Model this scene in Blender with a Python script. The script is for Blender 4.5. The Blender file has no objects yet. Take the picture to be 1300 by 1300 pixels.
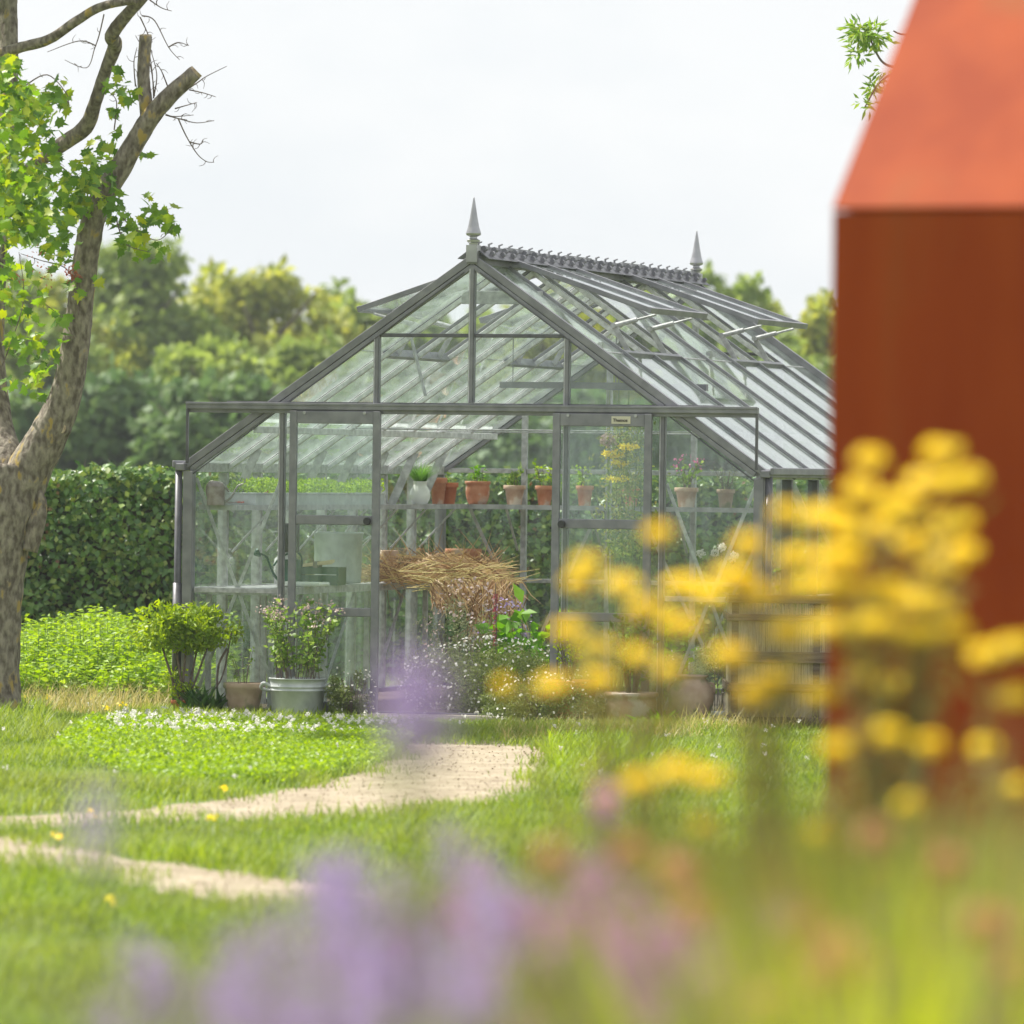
import bpy, math, random
import numpy as np
from mathutils import Vector, Matrix
R = math.radians
random.seed(7); rng = np.random.default_rng(7)
scene = bpy.context.scene
COL = scene.collection

# ------------------------------------------------------------------ camera, sky, sun, exposure
F = 7610.0; EYE = 1.85
pitch = math.atan(52 / F); roll = R(0.72)
fwd = Vector((0, math.cos(pitch), -math.sin(pitch)))
up0 = Vector((0, math.sin(pitch), math.cos(pitch))); rt0 = Vector((1, 0, 0))
rt = rt0 * math.cos(roll) + up0 * math.sin(roll)
upv = up0 * math.cos(roll) - rt0 * math.sin(roll)
cd = bpy.data.cameras.new('camera'); cam = bpy.data.objects.new('camera', cd); COL.objects.link(cam)
M = Matrix((rt, upv, -fwd)).transposed().to_4x4(); M.translation = (0, 0, EYE)
cam.matrix_world = M
cd.sensor_width = 36; cd.lens = F / 1300 * 36; cd.clip_start = 0.5; cd.clip_end = 3000
cd.dof.use_dof = True; cd.dof.focus_distance = 45.0; cd.dof.aperture_fstop = 3.1
scene.camera = cam

SUN_EL = R(54); SUN_AZ = R(58)          # behind the greenhouse, towards the left
sdir = Vector((-math.sin(SUN_AZ) * math.cos(SUN_EL), math.cos(SUN_AZ) * math.cos(SUN_EL), math.sin(SUN_EL)))
w = bpy.data.worlds.new('World'); scene.world = w; w.use_nodes = True
nt = w.node_tree; nt.nodes.clear()
sky = nt.nodes.new('ShaderNodeTexSky'); sky.sky_type = 'NISHITA'; sky.sun_disc = False
sky.sun_elevation = SUN_EL; sky.sun_rotation = -SUN_AZ
tc = nt.nodes.new('ShaderNodeTexCoord'); mp = nt.nodes.new('ShaderNodeMapping'); mp.inputs['Scale'].default_value = (1, 1, 2.2)
nz = nt.nodes.new('ShaderNodeTexNoise'); nz.inputs['Scale'].default_value = 9; nz.inputs['Detail'].default_value = 5
rp = nt.nodes.new('ShaderNodeValToRGB'); rp.color_ramp.elements[0].position = .40; rp.color_ramp.elements[1].position = .58
rp.color_ramp.elements[0].color = (5.15, 5.38, 5.58, 1); rp.color_ramp.elements[1].color = (5.74, 5.82, 5.88, 1)
mx = nt.nodes.new('ShaderNodeMixRGB'); mx.inputs[0].default_value = .95
bg = nt.nodes.new('ShaderNodeBackground'); bg.inputs[1].default_value = .1
wo = nt.nodes.new('ShaderNodeOutputWorld')
nt.links.new(tc.outputs['Generated'], mp.inputs[0]); nt.links.new(mp.outputs[0], nz.inputs['Vector'])
nt.links.new(nz.outputs[0], rp.inputs[0]); nt.links.new(sky.outputs[0], mx.inputs[1]); nt.links.new(rp.outputs[0], mx.inputs[2])
nt.links.new(mx.outputs[0], bg.inputs[0]); nt.links.new(bg.outputs[0], wo.inputs[0])
sl = bpy.data.lights.new('sun', 'SUN'); sl.energy = 5.0; sl.angle = R(0.9); sl.color = (1, .95, .86)
so = bpy.data.objects.new('sun', sl); COL.objects.link(so)
so.rotation_euler = sdir.to_track_quat('Z', 'Y').to_euler(); so.location = (0, 0, 50)
scene.view_settings.view_transform = 'Standard'; scene.view_settings.look = 'None'
scene.view_settings.exposure = 0.75; scene.view_settings.gamma = 1
scene.cycles.transparent_max_bounces = 40; scene.cycles.max_bounces = 10
scene.cycles.use_denoising = True

# ------------------------------------------------------------------ picture <-> place
def P(px, py, Y):
    d = fwd + rt * ((px - 650) / F) + upv * ((650 - py) / F)
    return Vector((0, 0, EYE)) + d * (Y / d.y)
def G(px, py, z=0.0):
    d = fwd + rt * ((px - 650) / F) + upv * ((650 - py) / F)
    return Vector((0, 0, EYE)) + d * ((z - EYE) / d.z)
def proj(p):
    q = Vector(p) - Vector((0, 0, EYE)); k = F / q.dot(fwd)
    return 650 + q.dot(rt) * k, 650 - q.dot(upv) * k

# ------------------------------------------------------------------ materials
MATS = {}
def newmat(name):
    m = bpy.data.materials.new(name); m.use_nodes = True; n = m.node_tree
    return m, n, n.nodes['Principled BSDF'], n.nodes['Material Output']
def pm(name, c1, c2=None, rough=.6, metal=0, scale=6, bump=0, detail=4, stretch=(1, 1, 1), lo=.35, hi=.65, spec=.5, c3=None, c3scale=3, c3pos=.62):
    if name in MATS: return MATS[name]
    m, n, b, o = newmat(name)
    b.inputs['Roughness'].default_value = rough; b.inputs['Metallic'].default_value = metal
    b.inputs['Specular IOR Level'].default_value = spec
    b.inputs['Base Color'].default_value = (*c1, 1)
    if c2:
        t = n.nodes.new('ShaderNodeTexCoord'); mp = n.nodes.new('ShaderNodeMapping'); mp.inputs['Scale'].default_value = stretch
        z = n.nodes.new('ShaderNodeTexNoise'); z.inputs['Scale'].default_value = scale; z.inputs['Detail'].default_value = detail
        r = n.nodes.new('ShaderNodeValToRGB'); e = r.color_ramp.elements
        e[0].position = lo; e[1].position = hi; e[0].color = (*c1, 1); e[1].color = (*c2, 1)
        n.links.new(t.outputs['Object'], mp.inputs[0]); n.links.new(mp.outputs[0], z.inputs['Vector']); n.links.new(z.outputs[0], r.inputs[0])
        out = r.outputs[0]
        if c3:
            z3 = n.nodes.new('ShaderNodeTexNoise'); z3.inputs['Scale'].default_value = c3scale; z3.inputs['Detail'].default_value = 6
            r3 = n.nodes.new('ShaderNodeValToRGB'); r3.color_ramp.elements[0].position = c3pos - .04; r3.color_ramp.elements[1].position = c3pos + .04
            mxx = n.nodes.new('ShaderNodeMixRGB'); mxx.inputs[2].default_value = (*c3, 1)
            n.links.new(mp.outputs[0], z3.inputs['Vector']); n.links.new(z3.outputs[0], r3.inputs[0])
            n.links.new(r3.outputs[0], mxx.inputs[0]); n.links.new(out, mxx.inputs[1]); out = mxx.outputs[0]
        n.links.new(out, b.inputs['Base Color'])
        if bump:
            bp = n.nodes.new('ShaderNodeBump'); bp.inputs['Strength'].default_value = bump; bp.inputs['Distance'].default_value = .02
            n.links.new(z.outputs[0], bp.inputs['Height']); n.links.new(bp.outputs[0], b.inputs['Normal'])
    MATS[name] = m; return m
def leafmat(name, cols, trans=.4, rough=.5, patch=None, patch_scale=.5, spec=.4, gain=None):
    """one ramp over a per-leaf random tone; light passes through the leaf"""
    if name in MATS: return MATS[name]
    pet = any(w_ in name for w_ in ('petal', 'straw', 'seed', 'old'))
    g_ = 1.0 if pet else 1.3
    cols = [tuple(v * g_ for v in c) for c in cols]
    m, n, b, o = newmat(name)
    a = n.nodes.new('ShaderNodeAttribute'); a.attribute_name = 'tone'
    r = n.nodes.new('ShaderNodeValToRGB'); e = r.color_ramp.elements
    while len(e) < len(cols): e.new(.5)
    for i, c in enumerate(cols): e[i].position = i / (len(cols) - 1); e[i].color = (*c, 1)
    n.links.new(a.outputs['Fac'], r.inputs[0]); out = r.outputs[0]
    if patch:
        g = n.nodes.new('ShaderNodeNewGeometry'); z = n.nodes.new('ShaderNodeTexNoise'); z.inputs['Scale'].default_value = patch_scale; z.inputs['Detail'].default_value = 3
        r2 = n.nodes.new('ShaderNodeValToRGB'); r2.color_ramp.elements[0].position = .42; r2.color_ramp.elements[1].position = .62
        mxx = n.nodes.new('ShaderNodeMixRGB'); mxx.inputs[2].default_value = (*patch, 1)
        ml = n.nodes.new('ShaderNodeMath'); ml.operation = 'MULTIPLY'; ml.inputs[1].default_value = .65
        n.links.new(g.outputs['Position'], z.inputs['Vector']); n.links.new(z.outputs[0], r2.inputs[0]); n.links.new(r2.outputs[0], ml.inputs[0])
        n.links.new(ml.outputs[0], mxx.inputs[0]); n.links.new(out, mxx.inputs[1]); out = mxx.outputs[0]
    n.links.new(out, b.inputs['Base Color']); b.inputs['Roughness'].default_value = rough; b.inputs['Specular IOR Level'].default_value = spec
    t = n.nodes.new('ShaderNodeBsdfTranslucent'); hs = n.nodes.new('ShaderNodeHueSaturation'); hs.inputs['Hue'].default_value = .5 if pet else .487; hs.inputs['Saturation'].default_value = 1.1; hs.inputs['Value'].default_value = 1.35
    n.links.new(out, hs.inputs['Color']); n.links.new(hs.outputs[0], t.inputs[0])
    ms = n.nodes.new('ShaderNodeMixShader'); ms.inputs[0].default_value = trans
    n.links.new(b.outputs[0], ms.inputs[1]); n.links.new(t.outputs[0], ms.inputs[2]); n.links.new(ms.outputs[0], o.inputs[0])
    MATS[name] = m; return m
def glassmat(name, tint, dirt, refl=1.6, scale=3.0, film=(.62, .72, .66)):
    m, n, b, o = newmat(name); n.nodes.remove(b)
    tr = n.nodes.new('ShaderNodeBsdfTransparent'); tr.inputs[0].default_value = (*tint, 1)
    gl = n.nodes.new('ShaderNodeBsdfGlossy'); gl.inputs['Roughness'].default_value = .03; gl.inputs[0].default_value = (.95, .97, .97, 1)
    df = n.nodes.new('ShaderNodeBsdfDiffuse'); df.inputs[0].default_value = (*film, 1)
    tl = n.nodes.new('ShaderNodeBsdfTranslucent'); tl.inputs[0].default_value = (*film, 1)
    dm = n.nodes.new('ShaderNodeMixShader'); dm.inputs[0].default_value = .5
    n.links.new(df.outputs[0], dm.inputs[1]); n.links.new(tl.outputs[0], dm.inputs[2])
    t = n.nodes.new('ShaderNodeTexCoord'); mp = n.nodes.new('ShaderNodeMapping'); mp.inputs['Scale'].default_value = (6, 2, .8)
    z = n.nodes.new('ShaderNodeTexNoise'); z.inputs['Scale'].default_value = scale; z.inputs['Detail'].default_value = 6
    r = n.nodes.new('ShaderNodeMapRange'); r.inputs['From Min'].default_value = .3; r.inputs['From Max'].default_value = .75
    r.inputs['To Min'].default_value = dirt[0]; r.inputs['To Max'].default_value = dirt[1]
    n.links.new(t.outputs['Object'], mp.inputs[0]); n.links.new(mp.outputs[0], z.inputs['Vector']); n.links.new(z.outputs[0], r.inputs[0])
    m1 = n.nodes.new('ShaderNodeMixShader'); n.links.new(r.outputs[0], m1.inputs[0]); n.links.new(tr.outputs[0], m1.inputs[1]); n.links.new(dm.outputs[0], m1.inputs[2])
    fr = n.nodes.new('ShaderNodeFresnel'); fr.inputs[0].default_value = 1.5
    # a pane has two faces, so it mirrors more than one interface does; the inside of the sheet is the same from both sides
    lw = n.nodes.new('ShaderNodeLayerWeight'); lw.inputs[0].default_value = .5
    pw = n.nodes.new('ShaderNodeMath'); pw.operation = 'POWER'; pw.inputs[1].default_value = 5
    n.links.new(lw.outputs['Facing'], pw.inputs[0])
    ml = n.nodes.new('ShaderNodeMath'); ml.operation = 'MULTIPLY_ADD'; ml.inputs[1].default_value = refl; ml.inputs[2].default_value = .025; ml.use_clamp = True
    n.links.new(pw.outputs[0], ml.inputs[0])
    m2 = n.nodes.new('ShaderNodeMixShader'); n.links.new(ml.outputs[0], m2.inputs[0]); n.links.new(m1.outputs[0], m2.inputs[1]); n.links.new(gl.outputs[0], m2.inputs[2])
    n.links.new(m2.outputs[0], o.inputs[0]); MATS[name] = m; return m

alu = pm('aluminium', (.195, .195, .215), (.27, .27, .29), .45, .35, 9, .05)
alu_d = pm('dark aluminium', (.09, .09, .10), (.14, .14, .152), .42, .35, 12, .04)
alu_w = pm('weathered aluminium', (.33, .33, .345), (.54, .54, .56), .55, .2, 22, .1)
alu_lit = pm('lit aluminium', (.50, .50, .52), (.74, .74, .76), .6, .1, 22, .1)  # lighter copy of the aluminium; light on the inner roof bars put into colour
alu_s = pm('shelf aluminium', (.32, .32, .34), (.48, .48, .50), .45, .25, 14, .05)
zinc = pm('galvanised zinc', (.42, .45, .46), (.55, .58, .59), .5, .15, 12, .05)
zinc_o = pm('old zinc', (.22, .19, .17), (.33, .31, .29), .55, .3, 18, .1)
terra = pm('terracotta', (.46, .17, .085), (.56, .27, .16), .85, 0, 14, .15, c3=(.58, .42, .33), c3scale=9, c3pos=.6)
terra_r = pm('fresh terracotta', (.45, .13, .055), (.52, .18, .08), .8, 0, 14, .1)
terra_p = pm('pale terracotta', (.46, .29, .20), (.60, .45, .34), .9, 0, 12, .15, c3=(.68, .58, .48), c3scale=7, c3pos=.55)
terra_m = pm('mossy terracotta', (.34, .24, .17), (.45, .34, .26), .9, 0, 9, .15, c3=(.22, .22, .12), c3scale=6, c3pos=.56)
ceramic = pm('white glaze', (.68, .70, .66), (.78, .79, .76), .18, 0, 7, 0)
soil_m = pm('soil', (.06, .04, .03), (.13, .095, .065), .95, 0, 40, .5)
bark = pm('bark', (.10, .08, .06), (.30, .265, .21), .92, 0, 26, 1.0, detail=10, stretch=(1, 1, .5), lo=.36, hi=.64, c3=(.36, .26, .07), c3scale=13, c3pos=.635)
wood_cut = pm('cut wood', (.34, .25, .17), (.55, .44, .33), .85, 0, 30, .2)
twig_m = pm('twig bark', (.12, .09, .075), (.2, .16, .13), .9, 0, 30, .2)
plank_m = pm('weathered plank', (.10, .065, .045), (.2, .15, .11), .85, 0, 12, .3, stretch=(.3, 1, 6))
reed_m = pm('reed', (.33, .26, .17), (.52, .45, .33), .85, 0, 40, .3, stretch=(6, 6, .3))
pale_wood = pm('pale wood', (.55, .42, .26), (.68, .55, .36), .7, 0, 20, .1)
green_pl = pm('green enamel', (.012, .06, .045), (.02, .085, .065), .35, 0, 8)
black_pl = pm('black plastic', (.03, .03, .032), (.05, .05, .05), .5, 0, 8)
rust = pm('weathering steel', (.26, .036, .003), (.33, .056, .007), .68, 0, 2.6, .08, detail=12, stretch=(1.6, 1.6, .35), c3=(.29, .066, .012), c3scale=1.1, c3pos=.58, spec=.16)
red_tool = pm('red handle paint', (.45, .05, .03), (.6, .1, .05), .5, 0, 10)
stone_m = pm('threshold stone', (.40, .34, .27), (.52, .46, .38), .9, 0, 14, .2)
gravel_m = pm('gravel', (.29, .235, .165), (.41, .34, .25), .95, 0, 28, .9, detail=10, c3=(.26, .19, .13), c3scale=34, c3pos=.62)
turf_m = pm('turf soil', (.085, .125, .02), (.15, .20, .035), .95, 0, 5, .4, detail=8, c3=(.17, .15, .06), c3scale=2.5, c3pos=.62)
field_m = turf_m
g_wall = glassmat('wall glass', (.962, .985, .972), (.0, .075), refl=.8, film=(.74, .84, .78))
g_roof = glassmat('roof glass', (.97, .99, .978), (.05, .24), refl=1.0, scale=2.2, film=(.80, .90, .84))
plate_m = pm('plate enamel', (.62, .58, .45), (.66, .62, .50), .5)
ink_m = pm('dark lettering', (.04, .035, .03), (.05, .045, .04), .6)

# ------------------------------------------------------------------ mesh helpers
def link(name, me, mat, parent=None, smooth=False):
    o = bpy.data.objects.new(name, me); COL.objects.link(o)
    if mat: me.materials.append(mat)
    if parent: o.parent = parent
    if smooth: me.polygons.foreach_set('use_smooth', [True] * len(me.polygons))
    return o
def tag(o, label=None, cat=None, group=None, kind=None):
    if label: o['label'] = label
    if cat: o['category'] = cat
    if group: o['group'] = group
    if kind: o['kind'] = kind
    return o
def thing(name, label, cat, loc=(0, 0, 0), rotz=0, group=None):
    o = bpy.data.objects.new(name, None); COL.objects.link(o); o.location = loc; o.rotation_euler = (0, 0, rotz)
    o.empty_display_size = .1
    return tag(o, label, cat, group)
def copy_thing(root, loc, rotz=0, scale=None, label=None):
    r = root.copy(); COL.objects.link(r); r.location = loc; r.rotation_euler = (0, 0, rotz)
    if scale: r.scale = (scale,) * 3
    if label: r['label'] = label
    for ch in root.children:
        c = ch.copy(); COL.objects.link(c); c.parent = r
        for g in ch.children:
            d = g.copy(); COL.objects.link(d); d.parent = c
    return r
class MB:
    def __init__(s, off=(0, 0, 0)): s.v = []; s.f = []; s.off = Vector(off)
    def add(s, vs, fs):
        b = len(s.v); s.v += [tuple(Vector(v) - s.off) for v in vs]; s.f += [[b + i for i in f] for f in fs]; return s
    def box(s, x0, x1, y0, y1, z0, z1):
        return s.add([(x0, y0, z0), (x1, y0, z0), (x1, y1, z0), (x0, y1, z0), (x0, y0, z1), (x1, y0, z1), (x1, y1, z1), (x0, y1, z1)],
                     [(0, 3, 2, 1), (4, 5, 6, 7), (0, 1, 5, 4), (1, 2, 6, 5), (2, 3, 7, 6), (3, 0, 4, 7)])
    def bar(s, p0, p1, w_, h_, up=(0, 0, 1)):
        p0 = Vector(p0); p1 = Vector(p1); d = (p1 - p0).normalized(); sd = d.cross(Vector(up)).normalized(); u = sd.cross(d).normalized()
        a = sd * w_ / 2; b = u * h_ / 2
        return s.add([p0 - a - b, p0 + a - b, p0 + a + b, p0 - a + b, p1 - a - b, p1 + a - b, p1 + a + b, p1 - a + b],
                     [(0, 1, 2, 3), (7, 6, 5, 4), (0, 4, 5, 1), (1, 5, 6, 2), (2, 6, 7, 3), (3, 7, 4, 0)])
    def tube(s, pts, rad, n=8, cap=True, jit=0):
        pts = [Vector(p) for p in pts]
        if not hasattr(rad, '__len__'): rad = [rad] * len(pts)
        rings = []; ref = Vector((0.13, 0.31, .94))
        vs = []; fs = []
        for i, p in enumerate(pts):
            d = (pts[min(i + 1, len(pts) - 1)] - pts[max(i - 1, 0)])
            d = d.normalized() if d.length > 1e-9 else Vector((0, 0, 1))
            a = d.cross(ref)
            if a.length < .2: a = d.cross(Vector((1, 0, 0)))
            if i and a.dot(pa) < 0: a = -a
            a.normalize(); b = d.cross(a).normalized()
            pa = a
            for k in range(n):
                t = 2 * math.pi * k / n; r = rad[i] * (1 + (random.uniform(-jit, jit) if jit else 0))
                vs.append(p + a * r * math.cos(t) + b * r * math.sin(t))
        for i in range(len(pts) - 1):
            for k in range(n):
                fs.append((i * n + k, i * n + (k + 1) % n, (i + 1) * n + (k + 1) % n, (i + 1) * n + k))
        if cap: fs.append(tuple(range(n))[::-1]); fs.append(tuple((len(pts) - 1) * n + k for k in range(n)))
        return s.add(vs, fs)
    def lathe(s, prof, c=(0, 0, 0), n=28):
        c = Vector(c); vs = []; fs = []
        for r, z in prof:
            for k in range(n):
                t = 2 * math.pi * k / n; vs.append(c + Vector((r * math.cos(t), r * math.sin(t), z)))
        for i in range(len(prof) - 1):
            for k in range(n): fs.append((i * n + k, i * n + (k + 1) % n, (i + 1) * n + (k + 1) % n, (i + 1) * n + k))
        return s.add(vs, fs)
    def poly(s, vs): return s.add(vs, [tuple(range(len(vs)))])
    def slab(s, vs, nrm, t):
        """closed sheet of thickness t from an outline"""
        n = len(vs); nrm = Vector(nrm).normalized() * t / 2; vs = [Vector(v) for v in vs]
        return s.add([v - nrm for v in vs] + [v + nrm for v in vs],
                     [tuple(range(n))[::-1], tuple(range(n, 2 * n))] + [(i, (i + 1) % n, n + (i + 1) % n, n + i) for i in range(n)])
    def build(s, name, mat, parent=None, smooth=False, bevel=0):
        me = bpy.data.meshes.new(name); me.from_pydata(s.v, [], s.f); me.update()
        o = link(name, me, mat, parent, smooth)
        if bevel:
            m = o.modifiers.new('bevel', 'BEVEL'); m.width = bevel; m.segments = 2; m.limit_method = 'ANGLE'
        return o
def smoothpts(pts, rad, k=4):
    pts = [Vector(p) for p in pts]; op = []; orr = []
    for i in range(len(pts) - 1):
        p0 = pts[max(i - 1, 0)]; p1 = pts[i]; p2 = pts[i + 1]; p3 = pts[min(i + 2, len(pts) - 1)]
        for j in range(k):
            t = j / k
            op.append(.5 * ((2 * p1) + (p2 - p0) * t + (2 * p0 - 5 * p1 + 4 * p2 - p3) * t * t + (3 * p1 - p0 - 3 * p2 + p3) * t ** 3))
            orr.append(rad[i] * (1 - t) + rad[i + 1] * t)
    op.append(pts[-1]); orr.append(rad[-1]); return op, orr

TPL = {
 'leaf': (np.array([(0, 0, 0), (.45, .5, .10), (1, 0, 0), (.45, -.5, .10), (.5, 0, 0)]), [(0, 4, 1), (4, 2, 1), (0, 3, 4), (4, 3, 2)]),
 'quad': (np.array([(0, 0, 0), (.5, .5, .05), (1, 0, -.05), (.5, -.5, .05)]), [(0, 1, 2), (0, 2, 3)]),
 'blade': (np.array([(0, -.5, 0), (0, .5, 0), (.55, .38, .10), (.55, -.38, .10), (1, 0, .42)]), [(0, 1, 2), (0, 2, 3), (3, 2, 4)]),
 'round': (np.array([(.5 + .5 * math.cos(a), .5 * math.sin(a), 0) for a in [i * math.pi / 3 for i in range(6)]]), [(0, 1, 2), (0, 2, 3), (0, 3, 4), (0, 4, 5)]),
}
mp_ = [(0, 0), (.08, .30), (.02, .46), (.24, .36), (.38, .56), (.50, .32), (.66, .30), (.60, .14), (1, 0)]
mp_ = mp_ + [(x, -y) for x, y in mp_[-2:0:-1]]
TPL['maple'] = (np.array([(.35, 0, -.03)] + [(x, y, .12 * abs(y)) for x, y in mp_]), [(0, i, i % len(mp_) + 1) for i in range(1, len(mp_) + 1)])
def unit(a): return a / np.maximum(np.linalg.norm(a, axis=1, keepdims=True), 1e-9)
def scatter(name, kind, Pt, D, N, L, W, mat, parent=None, off=(0, 0, 0), tone=None):
    Pt = np.asarray(Pt, float) - np.array(off); n = len(Pt)
    T, tris = TPL[kind]; tris = np.array(tris)
    D = unit(np.asarray(D, float)); S = unit(np.cross(N, D)); N = np.cross(D, S)
    L = np.broadcast_to(L, n); W = np.broadcast_to(W, n)
    V = Pt[:, None, :] + D[:, None, :] * (T[None, :, 0, None] * L[:, None, None]) + S[:, None, :] * (T[None, :, 1, None] * W[:, None, None]) + N[:, None, :] * (T[None, :, 2, None] * L[:, None, None])
    k = len(T); I = (tris[None] + (np.arange(n) * k)[:, None, None]).reshape(-1)
    me = bpy.data.meshes.new(name); me.vertices.add(n * k); me.vertices.foreach_set('co', V.reshape(-1).astype(np.float32))
    nf = n * len(tris); me.loops.add(nf * 3); me.loops.foreach_set('vertex_index', I.astype(np.int32))
    me.polygons.add(nf); me.polygons.foreach_set('loop_start', np.arange(0, nf * 3, 3, dtype=np.int32))
    a = me.attributes.new('tone', 'FLOAT', 'POINT')
    if tone is None: tone = rng.random(n)
    a.data.foreach_set('value', np.repeat(tone, k).astype(np.float32))
    me.update(calc_edges=True)
    return link(name, me, mat, parent)
def rdir(n, up=0.0, flat=1.0):
    d = rng.normal(size=(n, 3)); d[:, 2] = d[:, 2] * flat + up; return unit(d)
def ball(n, c, r, shell=.6):
    d = unit(rng.normal(size=(n, 3))); q = shell + (1 - shell) * rng.random((n, 1)) ** .6
    return np.array(c) + d * q * np.array(r), d
def foliage(name, n, c, r, L, W, mat, parent=None, off=(0, 0, 0), kind='leaf', shell=.5, clumps=0, up=.5, clr=.35):
    """leaves through a crown's volume, gathered in clumps that leave gaps"""
    if clumps:
        cc, cd = ball(clumps, c, r, shell); m = n // clumps; pts = []; ds = []
        for i in range(clumps):
            rr = np.array(r) * clr * rng.uniform(.6, 1.25)
            p, d = ball(m, cc[i], rr, .55); pts.append(p); ds.append(d)
        pts = np.vstack(pts); ds = np.vstack(ds)
    else: pts, ds = ball(n, c, r, shell)
    n = len(pts); N = unit(ds * .9 + rng.normal(size=(n, 3)) * .55 + np.array([0, 0, up])); D = rdir(n, -.1)
    return scatter(name, kind, pts, D, N, L * rng.uniform(.6, 1.25, n), W * rng.uniform(.6, 1.25, n), mat, parent, off)

# leaf colours
L_lawn = leafmat('lawn grass', [(.08, .145, .014), (.155, .235, .024), (.25, .32, .045)], .42, .55, patch=(.235, .29, .06), patch_scale=.9)
L_dry = leafmat('dry grass', [(.20, .22, .05), (.33, .30, .10), (.46, .39, .18)], .35)
L_nettle = leafmat('nettle leaf', [(.13, .23, .02), (.21, .33, .03), (.29, .40, .05)], .45)
L_clover = leafmat('clover leaf', [(.12, .21, .012), (.19, .30, .02), (.26, .37, .035)], .45)
L_hedge = leafmat('hedge leaf', [(.03, .075, .02), (.065, .14, .03), (.12, .21, .042), (.21, .26, .06)], .25, .42, spec=.5)
L_brown = leafmat('old leaf', [(.20, .10, .05), (.30, .20, .08)], .25)
L_maple = leafmat('maple leaf', [(.055, .125, .015), (.10, .20, .022), (.165, .27, .03), (.28, .33, .03)], .52, .4)
L_box = leafmat('topiary leaf', [(.13, .21, .012), (.20, .30, .02), (.29, .37, .03)], .45)
L_herb = leafmat('herb leaf', [(.09, .17, .03), (.15, .25, .05), (.24, .32, .08)], .45)
L_deep = leafmat('deep green leaf', [(.03, .085, .02), (.055, .13, .03), (.09, .18, .04)], .3, .35)
L_heath = leafmat('daisy foliage', [(.09, .125, .035), (.14, .18, .05), (.2, .23, .08)], .35)
L_chive = leafmat('chive leaf', [(.08, .19, .03), (.14, .28, .05)], .4)
L_bean = leafmat('bean leaf', [(.08, .20, .02), (.13, .30, .03), (.2, .38, .05)], .45)
L_yel = leafmat('yellow green leaf', [(.14, .20, .05), (.21, .26, .07), (.27, .24, .08)], .4)
L_sage = leafmat('sage leaf', [(.14, .17, .09), (.22, .25, .13), (.30, .31, .18)], .35)
L_treeA = leafmat('far tree leaf', [(.12, .18, .04), (.18, .25, .055), (.25, .32, .08)], .42, .6)
L_treeB = leafmat('far yellow tree leaf', [(.18, .23, .045), (.26, .30, .055), (.34, .35, .065)], .45, .6)
L_treeC = leafmat('far dark tree leaf', [(.06, .115, .04), (.09, .155, .05), (.13, .20, .06)], .35, .6)
L_willow = leafmat('willow leaf', [(.10, .20, .03), (.17, .28, .04), (.26, .33, .06)], .4)
F_white = leafmat('white petal', [(.66, .64, .60), (.82, .80, .76)], .35)
F_yel = leafmat('yellow petal', [(.90, .70, .05), (.94, .78, .08), (.96, .85, .16)], .35)
F_lav = leafmat('lavender petal', [(.34, .24, .48), (.46, .35, .60), (.62, .52, .74)], .35)
F_mauve = leafmat('mauve petal', [(.44, .19, .40), (.58, .29, .54), (.70, .42, .64)], .35)
F_pink = leafmat('pink petal', [(.66, .18, .36), (.78, .30, .46)], .35)
F_pale = leafmat('pale pink petal', [(.46, .34, .32), (.60, .48, .46)], .35)
F_salm = leafmat('salmon petal', [(.60, .30, .17), (.68, .40, .25)], .35)
F_red = leafmat('crimson petal', [(.34, .05, .09), (.46, .1, .15)], .3)
F_straw = leafmat('straw', [(.15, .08, .035), (.40, .23, .11), (.58, .40, .22), (.56, .42, .16)], .25)
F_mead = leafmat('meadow blade', [(.05, .08, .02), (.11, .15, .03), (.19, .23, .04), (.24, .14, .05), (.20, .27, .03)], .4)

# ------------------------------------------------------------------ ground, path
tag(MB().add([(-400, -60, 0), (400, -60, 0), (400, 700, 0), (-400, 700, 0)], [(0, 1, 2, 3)]).build('ground', turf_m), kind='structure')
def outline(pts):
    out = []
    for i in range(len(pts)):
        a = G(*pts[i]); b = G(*pts[(i + 1) % len(pts)]); n = max(2, int((b - a).length / .18))
        for j in range(n):
            q = a.lerp(b, j / n); out.append((q.x + random.uniform(-.05, .05), q.y + random.uniform(-.12, .12)))
    return out
path1 = outline([(478, 940), (560, 936), (700, 940), (700, 985), (668, 1015), (600, 1026), (450, 1038), (340, 1042), (230, 1042), (100, 1050), (0, 1054), (-120, 1062),
                 (-120, 1044), (0, 1038), (150, 1032), (232, 1022), (330, 1010), (430, 990), (486, 966)])
path2 = outline([(-120, 1056), (0, 1064), (100, 1080), (200, 1097), (300, 1110), (430, 1126), (500, 1140), (500, 1158), (430, 1160), (300, 1150), (200, 1134), (100, 1112), (0, 1092), (-120, 1082)])
def sheet(name, pl, z, mat):
    import mathutils.geometry as mg
    vs = [Vector((x, y, z)) for x, y in pl]; tris = mg.tessellate_polygon([vs])
    m = MB(); m.add(vs, [tuple(t) for t in tris]); o = m.build(name, mat)
    return tag(o, kind='structure')
gravel_m = pm('gravel ground', (.27, .22, .145), (.385, .325, .23), .95, 0, 3.2, .5, detail=12, c3=(.22, .17, .115), c3scale=7, c3pos=.6)
sheet('gravel_path', path1, .004, gravel_m); sheet('gravel_path', path2, .008, gravel_m)
def inside(x, y, pl):
    r = np.zeros(len(x), bool); n = len(pl); j = n - 1
    for i in range(n):
        xi, yi = pl[i]; xj, yj = pl[j]
        c = ((yi > y) != (yj > y)) & (x < (xj - xi) * (y - yi) / (yj - yi + 1e-12) + xi); r ^= c; j = i
    return r

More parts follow.
